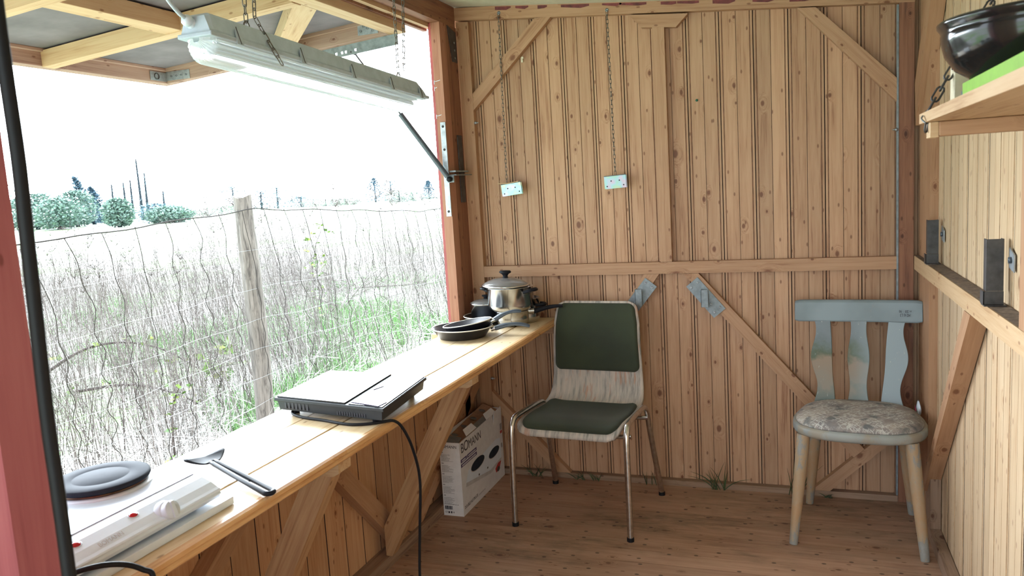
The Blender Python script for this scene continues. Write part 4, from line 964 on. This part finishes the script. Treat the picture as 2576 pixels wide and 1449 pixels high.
# white and pink packet wedged behind the chair
t = thing('crumpled_packet', 'white and pink crumpled packet wedged behind the wooden chair at the right wall', 'packet', (.462, 3.38, .45), world=True)
def pk(u, v):
    a = u*2*math.pi; r = (.030+.006*math.sin(3*a+v*5))*math.sin(math.pi*(.08+.84*v)); return (.449+.3*r*math.cos(a)*.9, 3.375+r*1.3*math.sin(a), .415+.075*v)
mk('wrapper', B().grid(pk, 18, 10), 'whitep', t)
mk('pink_print', B().prism([(.4385, 3.350, .458), (.4385, 3.385, .468), (.4385, 3.39, .452), (.4385, 3.36, .444)], (-.0012, 0, 0)), 'pinkprint', t)
mk('white_disc', B().lathe([(.0001, 0), (.028, 0), (.030, .003), (.0001, .005)], 24, (.492, 3.34, .47), (-1, -.1, 0)), 'cream', t)

# ================================================================ CARTON
cb = thing('hotplate_carton', 'white printed hotplate carton with torn top under the counter', 'carton', (-1.44, 3.27, 0), world=True)
BX0, BX1, BY0, BY1, BZ = -1.4895, -1.393, 2.995, 3.515, .336
b = B(); tk = .004
b.box(BX0, BX1, BY0, BY0+tk, .0005, BZ); b.box(BX0, BX1, BY1-tk, BY1, .0005, BZ+.012); b.box(BX0, BX0+tk, BY0+tk, BY1-tk, .0005, BZ+.02); b.box(BX0+tk, BX1-tk, BY0+tk, BY1-tk, .0005, .005)
b.prism([(BX1, BY0+tk, .0005), (BX1, BY1-tk, .0005), (BX1, BY1-tk, BZ+.018), (BX1, 3.42, BZ+.010), (BX1, 3.405, BZ-.045), (BX1, 3.395, BZ+.006), (BX1, BY0+tk, BZ-.002)], (-tk, 0, 0))
mk('box_wall', b, 'label', cb)
b = B(); b.prism([(BX0+.005, BY0+.02, BZ-.012), (BX1-.012, BY0+.02, BZ-.030), (BX1-.012, BY1-.01, BZ+.0), (BX0+.005, BY1-.01, BZ+.030)], (0, 0, .003)); ins_ = mk('cardboard_insert', b, 'kraft', cb)
b = B()
for y in (3.09, 3.20, 3.31, 3.42): b.lathe([(.0001, 0), (.016, 0), (.0155, .0006), (.0001, .0006)], 24, (-1.455, y, BZ+.0005+(y-3.0)*.05), (.25, 0, 1))
mk('punched_hole', b, 'flapin', ins_, kind=None)
mk('front_flap', B().prism([(BX0+.004, BY0+.003, BZ), (BX1-.002, BY0+.003, BZ), (BX1-.010, BY0+.055, BZ+.006), (BX0+.006, BY0+.055, BZ+.016)], (0, 0, .0015)), 'flapin', cb)
for y0, y1 in ((3.085, 3.20), (3.33, 3.45)):
    b = B().prism([(BX1-.004, y0, BZ+.002), (BX1-.002, y1, BZ+.006), (BX1-.022, y1-.012, BZ+.030), (BX1-.026, y0+.015, BZ+.026)], (.001, 0, .0015)); mk('top_flap', b, 'label', cb)
b = B().prism([(BX1-.003, 3.20, BZ-.012), (BX1-.003, 3.33, BZ-.004), (BX1-.022, 3.33, BZ+.022), (BX1-.022, 3.20, BZ+.016)], (.001, 0, .001)); mk('inner_flap', b, 'flapin', cb)
sx = BX1+.0004; SD = ((0, 1, 0), (0, 0, 1)); FR = ((1, 0, 0), (0, 0, 1)); fy = BY0-.0004
def prt(nm, txt, w_, h, y, z, m='ink', side=True):
    b = textmesh(txt, 1); fit(b, w_, h)
    place(b, (sx, y, z) if side else (y, fy, z), *(SD if side else FR)); return mk(nm, b, m, cb)
prt('brand_lettering', 'B', .026, .042, 3.012, .284); prt('brand_lettering', 'O', .050, .046, 3.042, .281)
prt('brand_lettering', 'MANN', .142, .037, 3.097, .281)
prt('lettering', 'DOUBLE HOTPLATE', .150, .014, 3.012, .028)
def rect(nm, y0, y1, z0, z1, m, side=True, par=None):
    b = B().box(sx-.0003, sx+.0002, y0, y1, z0, z1) if side else B().box(y0, y1, fy-.0002, fy+.0003, z0, z1); return mk(nm, b, m, par or cb)
rect('violet_label', 3.000, 3.066, .243, .258, 'violet'); rect('violet_label', 3.073, 3.180, .243, .258, 'violet'); rect('violet_label', 3.000, 3.180, .222, .237, 'violet')
for y, z, w_, m in ((3.012, .247, .042, 'label'), (3.083, .247, .086, 'label'), (3.012, .226, .155, 'label'), (3.172, .027, .080, 'drawing')):
    b = B(); q = y
    while q < y+w_: wl = random.uniform(.003, .009); b.box(sx+.0002, sx+.0006, q, min(q+wl, y+w_), z, z+.0055); q += wl+.002
    mk('small_print', b, m, cb, kind='stuff')
# printed picture of the hotplate
b = B().prism([(sx, 3.045, .145), (sx, 3.035, .120), (sx, 3.335, .075), (sx, 3.475, .092), (sx, 3.485, .118), (sx, 3.475, .205), (sx, 3.42, .215), (sx, 3.075, .185)], (.0002, 0, 0)); mk('printed_picture', b, 'white', cb)
b = B().prism([(sx+.0003, 3.035, .120), (sx+.0003, 3.335, .075), (sx+.0003, 3.475, .092), (sx+.0003, 3.48, .104), (sx+.0003, 3.33, .092), (sx+.0003, 3.042, .138)], (.0002, 0, 0)); mk('printed_picture', b, 'drawing', cb)
def disc(nm, y, z, ry, rz_, m, off=.0006):
    pts = [(sx+off, y+ry*math.cos(a), z+rz_*math.sin(a)+ry*math.cos(a)*.02) for a in [i*math.pi/16 for i in range(32)]]; mk(nm, B().prism(pts, (.0002, 0, 0)), m, cb)
disc('printed_plate', 3.184, .178, .084, .027, 'drawing', .0004); disc('printed_plate', 3.184, .180, .080, .025, 'castiron', .0007)
disc('printed_plate', 3.388, .160, .072, .024, 'drawing', .0004); disc('printed_plate', 3.388, .162, .068, .022, 'castiron', .0007)
for y, z in ((3.19, .122), (3.296, .116)): disc('printed_lamp', y, z, .007, .005, 'ink')
b = B().prism([(sx+.0006, 3.40, .052), (sx+.0006, 3.39, .075), (sx+.0006, 3.43, .092), (sx+.0006, 3.475, .090), (sx+.0006, 3.455, .070), (sx+.0006, 3.44, .055)], (.0002, 0, 0)); mk('printed_picture', b, 'redprint', cb)
disc('printed_picture', 3.43, .062, .02, .012, 'darksteel', .0009)
rect('red_label', 3.485, 3.508, .222, .236, 'redprint'); rect('grey_label', 3.485, 3.508, .240, .272, 'inkg'); rect('colour_swatch', 3.487, 3.502, .150, .172, 'inkg')
# small print on the end panel
b = textmesh('BOMANN', 1); fit(b, .076, .0135); place(b, (-1.484, fy, .3105), *FR); mk('brand_lettering', b, 'ink', cb)
random.seed(11); 
for zt in (.288, .239, .190, .141, .092):
    b = B()
    for j in range(9):
        x = -1.484; xe = x + random.uniform(.028, .058); z = zt - .008 - j*.0037
        while x < xe: wl = random.uniform(.003, .009); b.box(x, min(xe, x+wl), fy-.0002, fy+.0003, z, z+.0014); x += wl+.0014
    b.box(-1.484, -1.474, fy-.0002, fy+.0003, zt, zt+.004); mk('small_print', b, 'inkg', cb, kind='stuff')
prt('lettering', 'www.bomann-germany.de', .070, .0045, -1.485, .0505, 'ink', False)
b = B(); x = -1.482
while x < -1.446: wl = random.choice((.0006, .0012, .002)); b.box(x, x+wl, fy-.0002, fy+.0003, .029, .0455); x += wl+random.choice((.0006, .0012))
mk('barcode', b, 'ink', cb, kind='stuff')
prt('mark', 'CE', .011, .007, -1.483, .0135, 'ink', False)
b = B(); b.box(-1.468, -1.460, fy-.0002, fy+.0003, .012, .020); mk('mark', b, 'ink', cb); b = B(); b.box(-1.455, -1.449, fy-.0002, fy+.0003, .012, .021); mk('mark', b, 'ink', cb)
b = B(); b.box(-1.444, -1.438, fy-.0002, fy+.0003, .013, .020); mk('mark', b, 'inkg', cb); disc2 = None

# ================================================================ SHELF with bowl
sf = thing('wall_shelf', 'pale wooden shelf hung on a chain at the right wall', 'shelf', (.35, 1.3, 1.5), world=True)
b = B(); y1 = 1.66
b.prism([(.218, .62, 1.494), (.218, y1-.008, 1.494), (.226, y1, 1.494), (.496, y1, 1.494), (.496, .62, 1.494)], (0, 0, .018)); mk('board', b, 'fresh', sf, frame((.35, 1.2, 1.5), (0, 1, 0)), bevel=.004, seg=3)
mk('batten', B().box(.240, .496, 1.575, 1.622, 1.468, 1.4935), 'beam', sf, frame((.37, 1.6, 1.48), (1, 0, 0)), bevel=.002)
mk('batten_tip', B().box(.226, .2399, 1.578, 1.620, 1.466, 1.4935), 'fresh', sf, bevel=.001)
b = chain_mesh(B(), (.222, 1.598, 1.480), (.226, 1.598, 1.512), .022, .005, .0018); chain_mesh(b, (.226, 1.598, 1.515), (.498, 1.76, 1.98), .026, .006, .002, tw=.5); mk('chain', b, 'darksteel', sf)
mk('staple', B().tube(spl([(.216, 1.56, 1.492), (.212, 1.575, 1.500), (.216, 1.59, 1.506)], 4), .0015, 6), 'zincp', sf)
bw_ = thing('enamel_bowl', 'black glossy bowl on the shelf, standing on the lime green board', 'bowl', (.340, 1.385, 1.5418))
mk('body', B().lathe([(.0001, .004), (.078, .004), (.080, 0), (.086, 0), (.089, .005), (.108, .018), (.122, .040), (.1265, .058), (.127, .062), (.1275, .070), (.1265, .073), (.128, .077), (.1325, .083), (.133, .087), (.130, .0895), (.126, .086), (.122, .07), (.116, .042), (.10, .018), (.0001, .010)], 96), 'bowl', bw_)
g = thing('green_board', 'thick lime green plastic board lying on the shelf under the black bowl', 'board', (.366, 1.19, 1.5125))
pts = []
for cx_, cy_, a0 in ((.095, .215, 0), (-.095, .215, 90), (-.095, -.22, 180), (.095, -.22, 270)):
    for i in range(7): a = math.radians(a0+15*i); pts.append((cx_+.025*math.cos(a), cy_+.025*math.sin(a), 0))
mk('board', B().prism(pts, (0, 0, .028)), 'green', g, bevel=.009, seg=4)
pc = thing('printed_carton', 'small white and cream printed carton standing on the shelf behind the bowl', 'carton', (.33, 1.6, 1.5125), world=True)
mk('box', B().box(.268, .400, 1.605, 1.645, 1.5125, 1.590), 'cream', pc, bevel=.001)
def pr_(nm, poly, m): mk(nm, B().prism([(x, 1.6046, z) for x, z in poly], (0, -.0004, 0)), m, pc)
pr_('blue_print', [(.27, 1.588), (.32, 1.588), (.33, 1.566), (.30, 1.570), (.285, 1.578), (.275, 1.586)], 'blueprint')
pr_('pink_print', [(.298, 1.516), (.330, 1.516), (.332, 1.536), (.310, 1.540), (.297, 1.530)], 'pinkprint')
pr_('white_print', [(.270, 1.514), (.399, 1.514), (.399, 1.5175), (.270, 1.5175)], 'white')
b = textmesh('D', 1); fit(b, .010, .012); place(b, (.279, 1.6044, 1.532), (1, 0, 0), (0, 0, 1)); mk('lettering', b, 'blueprint', pc)

# ================================================================ OUTSIDE
random.seed(21)
U = random.uniform
def gz(x, y):
    r = math.hypot(x, y); return -.5 + 1.1*min(1, max(0, (r-22)/80)) + (.05*noise.noise(V((x*.5, y*.5, 0))) if r < 40 else 0)
b = B()
radii = [2, 3, 4, 5, 6, 7, 8, 9, 10, 12, 14, 17, 21, 27, 35, 50, 70, 100, 150, 260]
NA = 72
vs = [(r*math.cos(2*math.pi*a/NA)-1.5, r*math.sin(2*math.pi*a/NA)+1.5, gz(r*math.cos(2*math.pi*a/NA)-1.5, r*math.sin(2*math.pi*a/NA)+1.5)) for r in [.01]+radii for a in range(NA)]
fs = [(i*NA+a, i*NA+(a+1) % NA, (i+1)*NA+(a+1) % NA, (i+1)*NA+a)[::-1] for i in range(len(radii)) for a in range(NA)]
b.add(vs, [f[::-1] for f in fs], 0, 0, True); mk('meadow_ground', b, 'ground', None, kind='structure')

def stem(b, p, d, L, r, bend, n=5, pl=0.0, sides=3):
    """one thin stalk: start, direction, length, sideways bend"""
    p = V(p); d = V(d).normalized(); pts = [p]; dd = d.copy(); k = V((U(-1, 1), U(-1, 1), 0))*bend
    for i in range(n): dd = (dd + k/n + V((U(-.03, .03), U(-.03, .03), 0))).normalized(); pts.append(pts[-1]+dd*(L/n))
    a = dd.orthogonal().normalized(); c = dd.cross(a); o = len(b.v)
    for i, q in enumerate(pts):
        rr_ = r*(1-.75*i/n)
        for j in range(sides): t = 2*math.pi*j/sides; b.v.append(tuple(q + (a*math.cos(t)+c*math.sin(t))*rr_))
    for i in range(n):
        for j in range(sides):
            b.f.append([o+i*sides+j, o+i*sides+(j+1) % sides, o+(i+1)*sides+(j+1) % sides, o+(i+1)*sides+j]); b.mi.append(0); b.pl.append(pl); b.sm.append(False)
    return pts
def quad(b, p, d, w_, L, pl, bend=.3):
    """a blade: two joined quads narrowing to the tip"""
    d = V(d).normalized(); s = d.cross(V((U(-1, 1), U(-1, 1), .3))).normalized()*w_; m = p+d*L*.55; e = m+(d+V((U(-bend, bend), U(-bend, bend), -bend*.5)))*L*.45
    o = len(b.v); b.v += [tuple(p-s), tuple(p+s), tuple(m+s*.7), tuple(m-s*.7), tuple(e)]
    b.f += [[o, o+1, o+2, o+3], [o+3, o+2, o+4]]; b.mi += [0, 0]; b.pl += [pl, pl]; b.sm += [False]*2
def sector(a0, a1, r0, r1, pw=1.0):
    a = math.radians(U(a0, a1)); r = r0+(r1-r0)*random.random()**pw; return -r*math.sin(a), r*math.cos(a), r, math.degrees(a)
def green(x, y):
    a = math.degrees(math.atan2(-x, y)); r = math.hypot(x, y)
    g = .5+.9*noise.noise(V((x*.45+3, y*.45, 2)))
    g += .85*math.exp(-((a-32)/6.0)**2)*math.exp(-((r-10.5)/4.0)**2) - .33
    return g
# tall dry stalks in clumps
stalk = B(); n = 0
clumps = []
while len(clumps) < 300:
    x, y, r, a = sector(20, 60, 6.0, 24, 1.15)
    if green(x, y) > .72 and r < 14: continue
    clumps.append((x, y, r, a))
for x, y, r, a in clumps:
    lean = V((-.15+U(-.22, .12), U(-.12, .18), 1)); hmax = (1.55 if a > 42 else 1.95) * U(.72, 1.08)
    if r < 9: hmax *= .85
    for i in range(random.randint(8, 20)):
        px, py = x+random.gauss(0, .28), y+random.gauss(0, .28)
        if -3.9 < px: continue
        h = hmax*U(.55, 1.05); pl = random.random()*.8
        pts = stem(stalk, (px, py, gz(px, py)), lean+V((U(-.16, .16), U(-.16, .16), 0)), h, U(.0022, .0048)*(1+r*.035), U(.05, .5), 5, pl)
        if random.random() < .55:
            for k in range(random.randint(3, 8)):
                q = pts[random.randint(2, 5)]; stem(stalk, q, (U(-1, 1), U(-1, 1), U(.2, 1.2)), U(.08, .3), .0018*(1+r*.03), .4, 2, pl)
for i in range(620):
    x, y, r, a = sector(22, 60, 5.0, 8.5, 1.0)
    if x > -3.75: continue
    h = U(.9, 1.75 if a > 38 else 1.5); pts = stem(stalk, (x, y, gz(x, y)), (U(-.42, .14), U(-.2, .25), 1), h, U(.0022, .0042), U(.1, .55), 7, U(0, .45))
    if random.random() < .4:
        for k in range(random.randint(3, 9)): stem(stalk, pts[random.randint(3, 7)], (U(-1, 1), U(-1, 1), U(.2, 1.2)), U(.05, .2), .0016, .4, 2, U(0, .4))
mk('dry_stalks', stalk, 'stem', None, kind='stuff', cat='dry weeds', label='tall dry brown weed stalks standing in the meadow beyond the fence')
umb = B()
for i in range(170):
    x, y, r, a = sector(21, 58, 6.5, 20, 1.0); h = (1.5 if a > 42 else 1.92)*U(.8, 1.08); p = V((x, y, gz(x, y)))
    if x > -3.9: continue
    top = stem(umb, p, (U(-.2, .05), U(-.1, .1), 1), h, .0045*(1+r*.03), .2, 5, .2)[-1]
    for k in range(9):
        e = stem(umb, top, (U(-1, 1), U(-1, 1), U(.5, 1.3)), U(.05, .12), .0022*(1+r*.03), .2, 2, .1)[-1]
        for j in range(3): stem(umb, e, (U(-1, 1), U(-1, 1), U(0, 1)), .022, .004, .2, 2, .3)
mk('dead_umbels', umb, 'stem', None, kind='stuff', cat='dry weeds', label='dead umbel flower heads on brown stems above the meadow')
# tangled straw on the ground
st_ = B()
for i in range(17000):
    x, y, r, a = sector(20, 62, 4.6, 24, 1.5)
    if x > -3.2: continue
    z = gz(x, y)+abs(random.gauss(0, .14)); quad_ = random.random()
    stem(st_, (x, y, z), (U(-1, 1), U(-1, 1), U(-.15, .55)), U(.15, .75), U(.0016, .0036)*(1+r*.05), U(0, .8), 3, random.random()**.8)
mk('dry_straw', st_, 'straw', None, kind='stuff', cat='dry weeds', label='tangled bleached straw and fallen stems covering the meadow floor')
gr = B(); n = 0
while n < 20000:
    x, y, r, a = sector(20, 60, 5.5, 19, 1.1)
    g_ = green(x, y)
    if random.random() > (g_-.42)*2.2: continue
    if x > -3.2: continue
    n += 1; quad(gr, V((x, y, gz(x, y)-.02)), (U(-.5, .5), U(-.5, .5), 1), .004*(1+r*.06), U(.18, .48), random.random(), .5)
mk('meadow_grass', gr, 'grass', None, kind='stuff', cat='grass', label='fresh green grass patches growing through the dry straw outside')
# heaps of fallen branches
br_ = B()
for cx_, cy_ in ((-9.3, 12.6), (-8.6, 12.9), (-5.9, 10.6)):
    for i in range(26 if cx_ < -6 else 16):
        x, y = cx_+random.gauss(0, .8), cy_+random.gauss(0, .5); d = V((U(.3, 1), U(-.9, -.2), U(-.12, .35))); pts = stem(br_, (x-.8, y+.6, gz(x, y)+U(.05, .5)), d, U(1.2, 2.8), U(.010, .026), .25, 7, U(.3, 1), 5)
        for k in range(4): stem(br_, pts[random.randint(1, 6)], d+V((U(-1, 1), U(-1, 1), U(-.3, 1))), U(.3, .9), .006, .4, 4, U(.2, 1), 4)
mk('branch_heap', br_, 'stem', None, kind='stuff', cat='branches', label='heaps of fallen grey branches lying in the meadow')

# brambles: arching canes with young leaves
def leafq(b, p, s, pl):
    d = V((U(-1, 1), U(-1, 1), U(-.3, .6))).normalized(); c = d.cross(V((U(-1, 1), U(-1, 1), 1))).normalized(); o = len(b.v)
    b.v += [tuple(p), tuple(p+d*s*.5+c*s*.38), tuple(p+d*s), tuple(p+d*s*.5-c*s*.38)]; b.f.append([o, o+1, o+2, o+3]); b.mi.append(0); b.pl.append(pl); b.sm.append(False)
def bramble(pts, r, nl, s, lab, grp='bramble canes beyond the fence', spread=.08):
    p = spl(pts, 6); t = thing('bramble_cane', lab, 'bramble', pts[0], world=True, group=grp)
    mk('cane', B().tube(p, [r*(1-.6*i/len(p)) for i in range(len(p))], 7), 'stem', t)
    b = B()
    for i in range(nl):
        q = random.choice(p)+V((random.gauss(0, spread), random.gauss(0, spread), random.gauss(0, spread)))
        for k in range(3): leafq(b, q, s*U(.6, 1.2), random.random())
    mk('leaves', b, 'leaf', t)
bramble([(-6.7, 5.25, -.05), (-6.55, 5.6, .12), (-6.4, 5.95, .12), (-6.2, 6.25, -.02), (-6.0, 6.5, -.28)], .016, 12, .09, 'dark arching bramble cane at left, the upper one')
bramble([(-6.0, 5.0, -.12), (-5.7, 5.3, -.13), (-5.4, 5.5, -.25), (-5.2, 5.65, -.42)], .015, 10, .08, 'dark bramble cane low at left, sloping down to the right')
bramble([(-5.5, 6.2, -.5), (-5.45, 6.2, -.2), (-5.4, 6.25, .02)], .006, 34, .10, 'small leafy bramble shoot left of the fence post')
bramble([(-4.0, 4.02, -.5), (-4.0, 4.02, -.1), (-3.98, 4.04, .12), (-3.93, 4.08, .26)], .009, 16, .045, 'upright leafy twig just behind the counter edge, left of the fence post', spread=.03)
bramble([(-6.3, 9.3, -.5), (-6.35, 9.35, .1), (-6.4, 9.4, .7), (-6.3, 9.45, 1.0)], .008, 40, .07, 'slender greening sapling right of the fence post', spread=.09)
bramble([(-6.8, 4.8, -.5), (-6.75, 4.85, -.2)], .006, 26, .09, 'leafy bramble patch at the far left beside the black cable')

# fence post and mesh
fp = thing('fence_post', 'weathered round wooden fence post outside the window', 'post', (-3.5, 4.36, -.55), world=True)
b = B(); N = 22; K = 26; vs = []
for i in range(K+1):
    z = -.55+2.03*i/K; cx_ = -3.5+.010*math.sin(z*2); cy_ = 4.365+.008*math.sin(z*3+1)
    for j in range(N):
        a = 2*math.pi*j/N; r = .060+.0035*noise.noise(V((math.cos(a)*2, math.sin(a)*2, z*1.2)))*2 + (.003 if z < 1.2 else 0)
        if abs(a-4.3) < .15 and z < 1.25: r -= .012
        vs.append((cx_+r*math.cos(a), cy_+r*math.sin(a), z + (.012*math.sin(a*2+1) if i == K else 0)))
b.add(vs, [(i*N+j, i*N+(j+1) % N, (i+1)*N+(j+1) % N, (i+1)*N+j) for i in range(K) for j in range(N)], 0, 0, True); b.add(vs[-N:], [tuple(range(N))]); mk('post', b, 'post', fp); mk('crack', B().tube([(-3.5+.0595*math.cos(-1.05+d), 4.365+.0595*math.sin(-1.05+d), z) for d, z in ((-.05, 1.13), (-.02, 1.0), (.02, .88), (.0, .76), (.06, .66), (.16, .56), (.28, .50))], [.001, .004, .005, .0055, .005, .003, .001], 6), 'gap', fp)
wf = thing('wire_fence', 'sagging knotted wire mesh fence fixed to the round post', 'fence', (-3.44, 4.4, -.5), world=True)
def fz(y, z0):
    t = (y-4.36); s_ = -.085*min(1, abs(t)/1.5)**1.0 if t < 0 else -.13*min(1, t/2.5); return z0 + s_*(1 if z0 > 1.3 else .7)
b = B(); HZ = (1.393, 1.123, .867, .651, .458, .27, .09, -.1, -.3)
for k, z0 in enumerate(HZ):
    pts = []; y = 1.2
    while y < 14: pts.append((-3.42+.012*math.sin(y*5+k), y, fz(y, z0)+.006*math.sin(y*9+k*2))); y += .11
    if k == 0: mk('top_wire', B().tube(pts, .0036, 5), 'wire', wf)
    else: b.tube(pts, .0011, 5)
mk('wires', b, 'wirel', wf, kind='stuff')
b = B(); y = 1.32; 
while y < 13.5:
    bow = .05+.03*math.sin(y*7); pts = []
    for i in range(len(HZ)):
        z0 = HZ[i]; z = fz(y, z0); pts.append(V((-3.42, y+.14*(1-math.exp(-i*.9))*(.6+.4*math.sin(y*3)), z)))
        if i < len(HZ)-1: zn = fz(y, HZ[i+1]); pts.append(V((-3.42+.01, pts[-1].y+bow*.6, (z+zn)/2)))
    b.tube(spl(pts, 3), .0022, 5)
    for q in pts[::2]: b.lathe([(.0001, -.005), (.0045, 0), (.0001, .005)], 6, q, (0, 1, 0))
    y += .225
mk('stay_wires', b, 'wire', wf, kind='stuff')

# far trees and bushes
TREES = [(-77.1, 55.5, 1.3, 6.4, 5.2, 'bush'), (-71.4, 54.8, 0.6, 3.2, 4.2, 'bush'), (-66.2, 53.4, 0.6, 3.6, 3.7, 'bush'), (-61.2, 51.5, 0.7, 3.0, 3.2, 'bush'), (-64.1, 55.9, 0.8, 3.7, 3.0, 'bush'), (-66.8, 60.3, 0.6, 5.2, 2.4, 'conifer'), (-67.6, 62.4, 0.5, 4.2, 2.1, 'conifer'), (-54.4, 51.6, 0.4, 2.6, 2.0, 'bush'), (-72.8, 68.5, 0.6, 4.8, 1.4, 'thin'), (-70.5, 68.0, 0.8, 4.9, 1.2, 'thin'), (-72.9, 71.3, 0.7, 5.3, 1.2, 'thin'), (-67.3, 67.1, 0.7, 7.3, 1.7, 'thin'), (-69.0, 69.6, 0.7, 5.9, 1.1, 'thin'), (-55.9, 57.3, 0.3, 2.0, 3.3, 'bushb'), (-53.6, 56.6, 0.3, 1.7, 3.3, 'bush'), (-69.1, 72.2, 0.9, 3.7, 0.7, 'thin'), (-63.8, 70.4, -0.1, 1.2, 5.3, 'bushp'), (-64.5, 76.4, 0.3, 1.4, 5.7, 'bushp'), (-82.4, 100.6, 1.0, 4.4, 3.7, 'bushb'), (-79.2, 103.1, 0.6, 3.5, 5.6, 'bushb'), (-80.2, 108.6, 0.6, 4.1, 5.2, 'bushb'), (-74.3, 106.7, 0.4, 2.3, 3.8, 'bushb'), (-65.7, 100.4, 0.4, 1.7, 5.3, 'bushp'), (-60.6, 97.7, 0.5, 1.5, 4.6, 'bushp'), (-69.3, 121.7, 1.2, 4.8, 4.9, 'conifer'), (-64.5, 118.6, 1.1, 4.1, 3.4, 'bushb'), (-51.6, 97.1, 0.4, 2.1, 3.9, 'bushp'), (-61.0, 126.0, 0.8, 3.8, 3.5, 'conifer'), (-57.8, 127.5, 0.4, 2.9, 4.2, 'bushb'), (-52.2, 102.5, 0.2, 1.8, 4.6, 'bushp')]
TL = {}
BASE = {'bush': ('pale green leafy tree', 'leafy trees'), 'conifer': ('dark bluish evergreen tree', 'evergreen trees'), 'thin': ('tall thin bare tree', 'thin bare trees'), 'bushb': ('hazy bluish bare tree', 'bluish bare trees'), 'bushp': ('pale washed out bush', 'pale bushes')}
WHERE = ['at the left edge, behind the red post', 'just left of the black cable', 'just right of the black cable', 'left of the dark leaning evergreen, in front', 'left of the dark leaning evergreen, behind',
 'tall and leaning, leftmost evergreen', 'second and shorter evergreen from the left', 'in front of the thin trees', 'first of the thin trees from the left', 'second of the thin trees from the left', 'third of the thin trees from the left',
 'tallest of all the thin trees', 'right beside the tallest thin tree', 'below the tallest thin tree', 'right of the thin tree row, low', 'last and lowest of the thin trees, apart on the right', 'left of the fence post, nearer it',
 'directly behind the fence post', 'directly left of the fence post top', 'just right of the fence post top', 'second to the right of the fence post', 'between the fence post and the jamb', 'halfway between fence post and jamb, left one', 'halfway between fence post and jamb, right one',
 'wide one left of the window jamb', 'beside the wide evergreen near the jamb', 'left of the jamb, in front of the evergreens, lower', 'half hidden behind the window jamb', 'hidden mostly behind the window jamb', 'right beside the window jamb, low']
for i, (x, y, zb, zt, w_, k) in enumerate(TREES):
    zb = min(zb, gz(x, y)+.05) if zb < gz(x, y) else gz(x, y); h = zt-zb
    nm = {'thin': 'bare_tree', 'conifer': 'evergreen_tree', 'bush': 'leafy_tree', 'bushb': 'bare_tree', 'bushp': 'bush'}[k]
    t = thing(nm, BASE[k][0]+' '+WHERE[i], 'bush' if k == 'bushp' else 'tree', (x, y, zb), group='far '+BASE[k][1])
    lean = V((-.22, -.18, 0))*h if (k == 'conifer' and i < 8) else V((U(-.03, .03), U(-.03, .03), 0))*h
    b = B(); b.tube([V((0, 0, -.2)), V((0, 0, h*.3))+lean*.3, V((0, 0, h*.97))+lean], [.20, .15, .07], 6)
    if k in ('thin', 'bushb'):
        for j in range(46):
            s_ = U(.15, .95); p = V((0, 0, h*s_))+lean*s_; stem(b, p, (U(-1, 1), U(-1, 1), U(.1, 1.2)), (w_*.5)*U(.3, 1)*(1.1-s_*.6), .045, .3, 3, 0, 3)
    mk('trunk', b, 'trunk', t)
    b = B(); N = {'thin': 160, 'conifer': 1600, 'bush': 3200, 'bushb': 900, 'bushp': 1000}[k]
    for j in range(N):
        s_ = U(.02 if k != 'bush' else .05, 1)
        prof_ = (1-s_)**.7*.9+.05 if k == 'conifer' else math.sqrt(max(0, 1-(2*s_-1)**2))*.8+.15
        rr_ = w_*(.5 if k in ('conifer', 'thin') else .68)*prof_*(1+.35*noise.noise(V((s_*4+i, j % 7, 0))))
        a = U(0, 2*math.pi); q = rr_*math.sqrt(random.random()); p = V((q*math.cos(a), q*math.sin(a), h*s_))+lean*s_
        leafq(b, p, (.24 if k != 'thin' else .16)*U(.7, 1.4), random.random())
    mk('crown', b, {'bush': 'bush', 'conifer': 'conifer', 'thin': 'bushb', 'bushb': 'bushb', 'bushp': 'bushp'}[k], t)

# grass growing in under the back wall
for x0, n, hgt, lab, lean in ((-1.225, 9, .085, 'small dark grass tuft and sprout on the floor behind the green chair, left', .8), (-1.0, 7, .06, 'tiny grass tuft at the wall foot behind the green chair leg', .8), (-.905, 6, .055, 'small grass tuft at the wall foot below the green chair seat', .5), (-.66, 4, .075, 'two grass blades at the wall foot right of the green chair', .4),
                        (-.35, 14, .15, 'largest grass tuft at the foot of the back wall between the chairs', .7), (-.02, 5, .19, 'tall grass blades at the wall foot left of the wooden chair', .35), (.12, 6, .04, 'little grass tuft at the wall foot under the wooden chair', 1.0)):
    b = B()
    for j in range(n):
        a = U(-1, 1)*lean; p = V((x0+U(-.03, .03), 3.512, .002)); L = hgt*U(.6, 1.1); pts = [p]; d = V((a, -.12, 1)).normalized()
        for i in range(6): d = (d+V((a*.16, -.02, -.16*abs(a)))).normalized(); q_ = pts[-1]+d*(L/6); q_.y = min(q_.y, 3.52); q_.z = max(q_.z, .003); pts.append(q_)
        b.tube(pts, [.0016, .002, .002, .0017, .0012, .0008, .0003], 5)
    mk('grass_tuft', b, 'grassd', None, cat='grass', label=lab)
